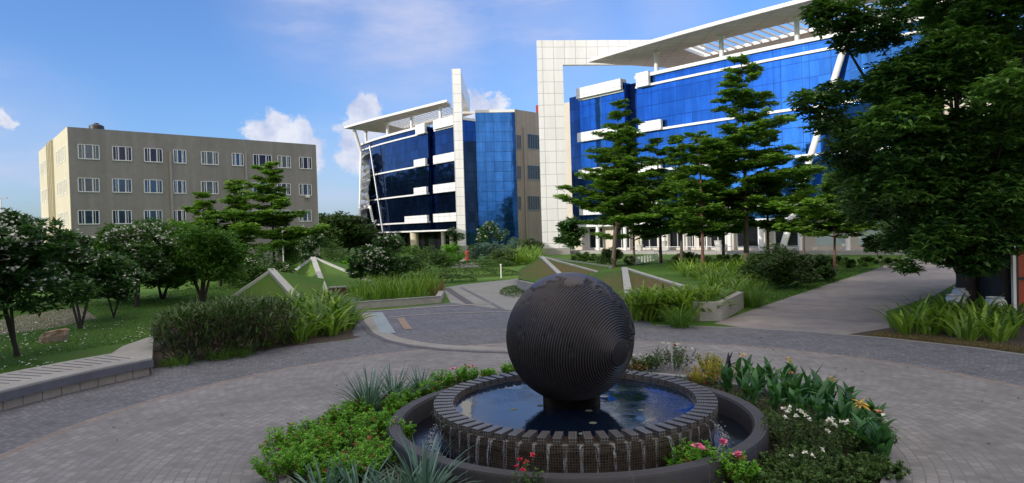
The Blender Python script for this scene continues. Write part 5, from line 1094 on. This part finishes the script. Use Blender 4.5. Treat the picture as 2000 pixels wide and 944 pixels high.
# ------------------------------------------------------------------ small things
r = np.random.default_rng(88); n = 170; a = r.uniform(0, 6.28, n); q = 5+8*r.random(n); C = np.stack([fx+np.cos(a)*q, fy+np.sin(a)*q, np.full(n, .018)], 1)
P, D, Nn, Lg, Wd = whorls(C, r, 1, .075, .035, .95, up=.05); V, F, rv = leafquads(P, D, Nn, Lg, Wd, r.random(n)); tag(link('fallen_leaves', npmesh('fallen_leaves', V, F, Mleaf('dead_leaf', (.03, .02, .012), (.16, .11, .05), .7, .05), rv)), kind='stuff')
l = at_px(104, 668); t = thing('rock', l, 'flat-topped orange-brown rock on the left lawn', 'rock'); r = random.Random(4); mb = MB(); vs = []
for k, (z, s) in enumerate(((-.05, 1), (.22, 1.03), (.40, .9), (.44, .75))):
    for i in range(12): a = 2*math.pi*i/12; q = 1+.13*math.sin(i*2.3+k)+r.uniform(-.06, .06); vs.append((math.cos(a)*.48*s*q+.05*k, math.sin(a)*.3*s*q, z*(1+.12*math.cos(a))))
mb.add(vs, [(k*12+i, k*12+(i+1) % 12, (k+1)*12+(i+1) % 12, (k+1)*12+i) for k in range(3) for i in range(12)]+[tuple(range(36, 48))]); mb.build('rock_body', m_rock, t)
def post(px, py, top, r_, lab, cat, dep=None, name='lamp_post'):
    l = at_px(px, py) if dep is None else (H(px, py, dep)[0], dep, 0); h = CZ+((450-.03*(px-1000))-top)/FPX*l[1]; t = thing(name, l, lab, cat); mb = MB(); mb.tube([(0, 0, 0), (0, 0, h)], [r_, r_*.8], 10); mb.build('pole', m_whitep, t, smooth=True); return t, h
t, h = post(555, 545, 444, .055, 'slim white camera pole beside the dark rounded shrub', 'camera pole', name='camera_pole'); mb = MB(); mb.box((.16, -.05, h-.28), (.34, .12, .12)); mb.tube([(0, 0, h-.28), (.1, 0, h-.28)], .03, 6); mb.build('security_camera', m_whitep, t)
t, h = post(979, 543, 519, .05, 'short thin pale marker post on the central lawn', 'post', name='marker_post'); mb = MB(); mb.lathe([(.05, 0), (.075, .02), (.075, .1), (0, .13)], (0, 0, h), 10); mb.build('cap', m_whitep, t)
t, h = post(817, 512, 487, .06, 'short white marker post before the far office columns', 'post', 95, 'marker_post')
t, h = post(4, 450, 388, .09, 'tall thin street lamp at the far left edge', 'street lamp', 110, 'street_lamp'); mb = MB(); mb.box((.5, 0, h+.05), (1.1, .25, .12)); mb.build('lamp_head', m_steel, t)
def pot(px, py, dep, s, z, lab, plant=None, grp='white planters on the ground floor sill'):
    p = H(px, py, dep); t = thing('planter_pot', (p[0], dep, z), lab, 'pot', grp); mb = MB()
    mb.lathe([(0, 0), (.16*s, 0), (.30*s, .10*s), (.36*s, .24*s), (.33*s, .38*s), (.27*s, .44*s), (.29*s, .5*s), (.25*s, .5*s), (.23*s, .42*s), (0, .42*s)], seg=24); mb.build('bowl', m_pot, t, smooth=True); return t
for i, (px, py, zt) in enumerate(((1880, 604, 1), (1866, 612, 0), (1958, 604, 1), (1944, 618, 0))):
    p = G(px, py); t = thing('planter_pot', (p[0], p[1], 0), ['white round pot behind the lily bed, left pair, back', 'white round pot behind the lily bed, left pair, front', 'grey-white round pot near the post, back', 'white round pot near the post, front'][i], 'pot', 'round pots in front of the dark trees'); s = .92; mb = MB()
    mb.lathe([(0, 0), (.18*s, 0), (.34*s, .14*s), (.40*s, .32*s), (.36*s, .48*s), (.28*s, .56*s), (.32*s, .62*s), (.27*s, .62*s), (.25*s, .52*s), (0, .5*s)], (0, 0, .28 if zt else .12), 24); mb.lathe([(0, 0), (.2, 0), (.2, .28 if zt else .12), (0, .28 if zt else .12)], seg=16); mb.build('bowl', m_pot, t, smooth=True)
pl = [(1302, 497, 'small white pot on the sill of the window beside the middle trees'), (1259, 510, 'white pot with a bare twig plant below the third window'), (1407, 498, 'small white pot on the sill right of the middle trees'), (1413, 512, 'white pot standing on the ground by the dark trunk')]
for i, (px, py, lab) in enumerate(pl):
    s_ = FA.s_of(px, 1); c = FA.at(s_, .6 if i in (0, 2) else 1.0); t = thing('planter_pot', (c[0], c[1], .425 if i in (1, 3) else .425), lab, 'pot', 'white pots along the ground floor'); mb = MB(); s = 1.6
    z0 = 0 if i in (1, 3) else .45; mb.lathe([(0, 0), (.17*s, 0), (.24*s, .2*s), (.27*s, .45*s), (.3*s, .48*s), (.22*s, .48*s), (0, .4*s)], (0, 0, z0), 18)
    if z0: mb.box((0, 0, .222), (.6, .5, .44))
    mb.build('bowl', m_pot, t, smooth=True)
    if i == 1: link('twigs', blade_mesh('twigs', np.array([[0, 0, .7]]*9), np.arange(9)*.7, np.full(9, 1.1), np.full(9, .05), np.radians(np.linspace(55, 88, 9)), np.full(9, .4), lf_far, np.full(9, .5), 4), t)
# row of white pickets and blue-grey edging boards
t = thing('picket_edging', G(1264, 516), 'low row of white and dark slanting pickets in the wide bed', 'edging')
for i in range(9):
    c = G(1243+i*5.6, 517-i*1.3); mb = MB(); mb.box((c[0], c[1], .35), (.16, .05, .7), .3); mb.build('picket', m_whitep, t, t.location)
t = thing('wire_fence', G(1360, 512), 'low dark railing with a pale top rail before the facade', 'railing'); a = FA.at(FA.s_of(1290, 1), 3.2); b = FA.at(FA.s_of(1580, 1), 3.2); t.location = (*a, 0)
mb = MB(); mb.tube([(*a, 1.0), (*b, 1.0)], .035, 6); mb.build('rail', m_whitep, t, (*a, 0))
for i in range(12):
    c = a+(b-a)*i/11; mb = MB(); mb.tube([(*c, 0), (*c, 1.0)], .03, 6); mb.build('post', m_steel, t, (*a, 0))
# hut at the right edge
p = np.array(H(1981, 612, 24.6)); ht = thing('hut', (p[0], p[1], 0), 'small hut at the right edge with orange-red door, white post and grey sheet eave', 'hut'); O_ = (p[0], p[1], 0); x0 = p[0]
mb = MB(); mb.box((x0, p[1], 1.75), (.11, .11, 3.5)); mb.build('post', m_whitep, ht, O_)
mb = MB(); mb.wallbox((x0-.25, p[1]+.3), (x0+5, p[1]+.3), 2.5, 3.5, 0, .08); mb.build('upper_panel', m_corr, ht, O_)
mb = MB(); mb.prism([(x0-1.1, p[1]-1.2), (x0+5, p[1]-1.2), (x0+5, p[1]+3), (x0-1.1, p[1]+3)], 3.72, 3.8); mb.build('roof_sheet', m_corr, ht, O_)
mb = MB(); mb.wallbox((x0+.12, p[1]+.1), (x0+1.3, p[1]+.1), .15, 2.5, 0, .06); dr = mb.build('door', m_orange, ht, O_)
mb = MB(); mb.wallbox((x0+.10, p[1]+.02), (x0+.2, p[1]+.02), .15, 2.55, 0, .06); mb.wallbox((x0+.201, p[1]+.02), (x0+1.3, p[1]+.02), 1.25, 1.35, 0, .05); mb.build('door_frame', m_black, dr, O_)
mb = MB(); mb.box((x0+1.8, p[1]+1.6, 1.75), (4.0, 2.6, 3.5)); mb.build('hut_wall', m_black, ht, O_)
mb = MB(); mb.box((x0+2, p[1]-.2, .1), (4.4, 1.4, .2)); mb.build('step', m_conc, ht, O_)
# person in red
pp = H(913, 515, 76); pt = thing('person', (pp[0], 76, 0), 'person in a long red tunic and trousers walking on the entrance path', 'person')
def skin(name, verts, edges, radii, mat, parent, sub=1):
    me = bpy.data.meshes.new(name); me.from_pydata(verts, edges, []); me.materials.append(mat); o = link(name, me, parent); m_ = o.modifiers.new('skin', 'SKIN'); sv = me.skin_vertices[0].data if me.skin_vertices else None
    if sv is None:
        import bmesh
        bm = bmesh.new(); bm.from_mesh(me); bm.verts.layers.skin.verify(); bm.to_mesh(me); bm.free(); sv = me.skin_vertices[0].data
    for v, r_ in zip(sv, radii): v.radius = (r_, r_) if not isinstance(r_, tuple) else r_
    sv[0].use_root = True; o.modifiers.new('sub', 'SUBSURF').levels = sub; o.modifiers['sub'].render_levels = sub+1; return o
vb = [(0, 0, .92), (0, 0, 1.1), (0, 0, 1.32), (0, 0, 1.42), (0, -.01, 1.52), (0, -.02, 1.60), (.17, 0, 1.36), (.22, .02, 1.1), (.2, -.08, .88), (-.17, 0, 1.36), (-.22, -.02, 1.1), (-.2, .08, .88), (.09, 0, .86), (.10, -.12, .48), (.10, -.02, .09), (.10, -.14, .03), (-.09, 0, .86), (-.10, .06, .48), (-.10, .2, .12), (-.10, .1, .04), (.2, -.1, .79), (-.2, .1, .79)]
eb = [(0, 1), (1, 2), (2, 3), (3, 4), (4, 5), (2, 6), (6, 7), (7, 8), (2, 9), (9, 10), (10, 11), (0, 12), (12, 13), (13, 14), (14, 15), (0, 16), (16, 17), (17, 18), (18, 19), (8, 20), (11, 21)]
rb = [.15, .13, .14, .05, .085, .08, .055, .042, .03, .055, .042, .03, .09, .06, .045, .04, .09, .06, .045, .04, .035, .035]
skin('body', vb, eb, rb, m_skin, pt)
mb = MB(); mb.lathe([(.075, 1.42), (.20, 1.36), (.185, 1.2), (.16, 1.05), (.21, .8), (.25, .48), (.24, .47), (.15, .9)], seg=20); mb.build('tunic', m_red, pt, smooth=True)
for s in (1, -1):
    mb = MB(); mb.tube([(s*.09, 0, .85), (s*.10, -.12 if s > 0 else .06, .48), (s*.10, -.02 if s > 0 else .18, .12)], [.11, .09, .075], 10); mb.build('trouser_leg', m_red, pt, smooth=True)
    mb = MB(); mb.tube([(s*.15, 0, 1.37), (s*.225, .02*s, 1.1), (s*.205, -.08*s, .9)], [.075, .06, .05], 10); mb.build('sleeve', m_red, pt, smooth=True)
mb = MB(); mb.lathe([(0, .11), (.07, .09), (.10, .03), (.10, -.04), (.07, -.1), (.03, -.28), (0, -.3)], (0, .035, 1.6), 14); mb.build('hair', m_hair, pt, smooth=True)
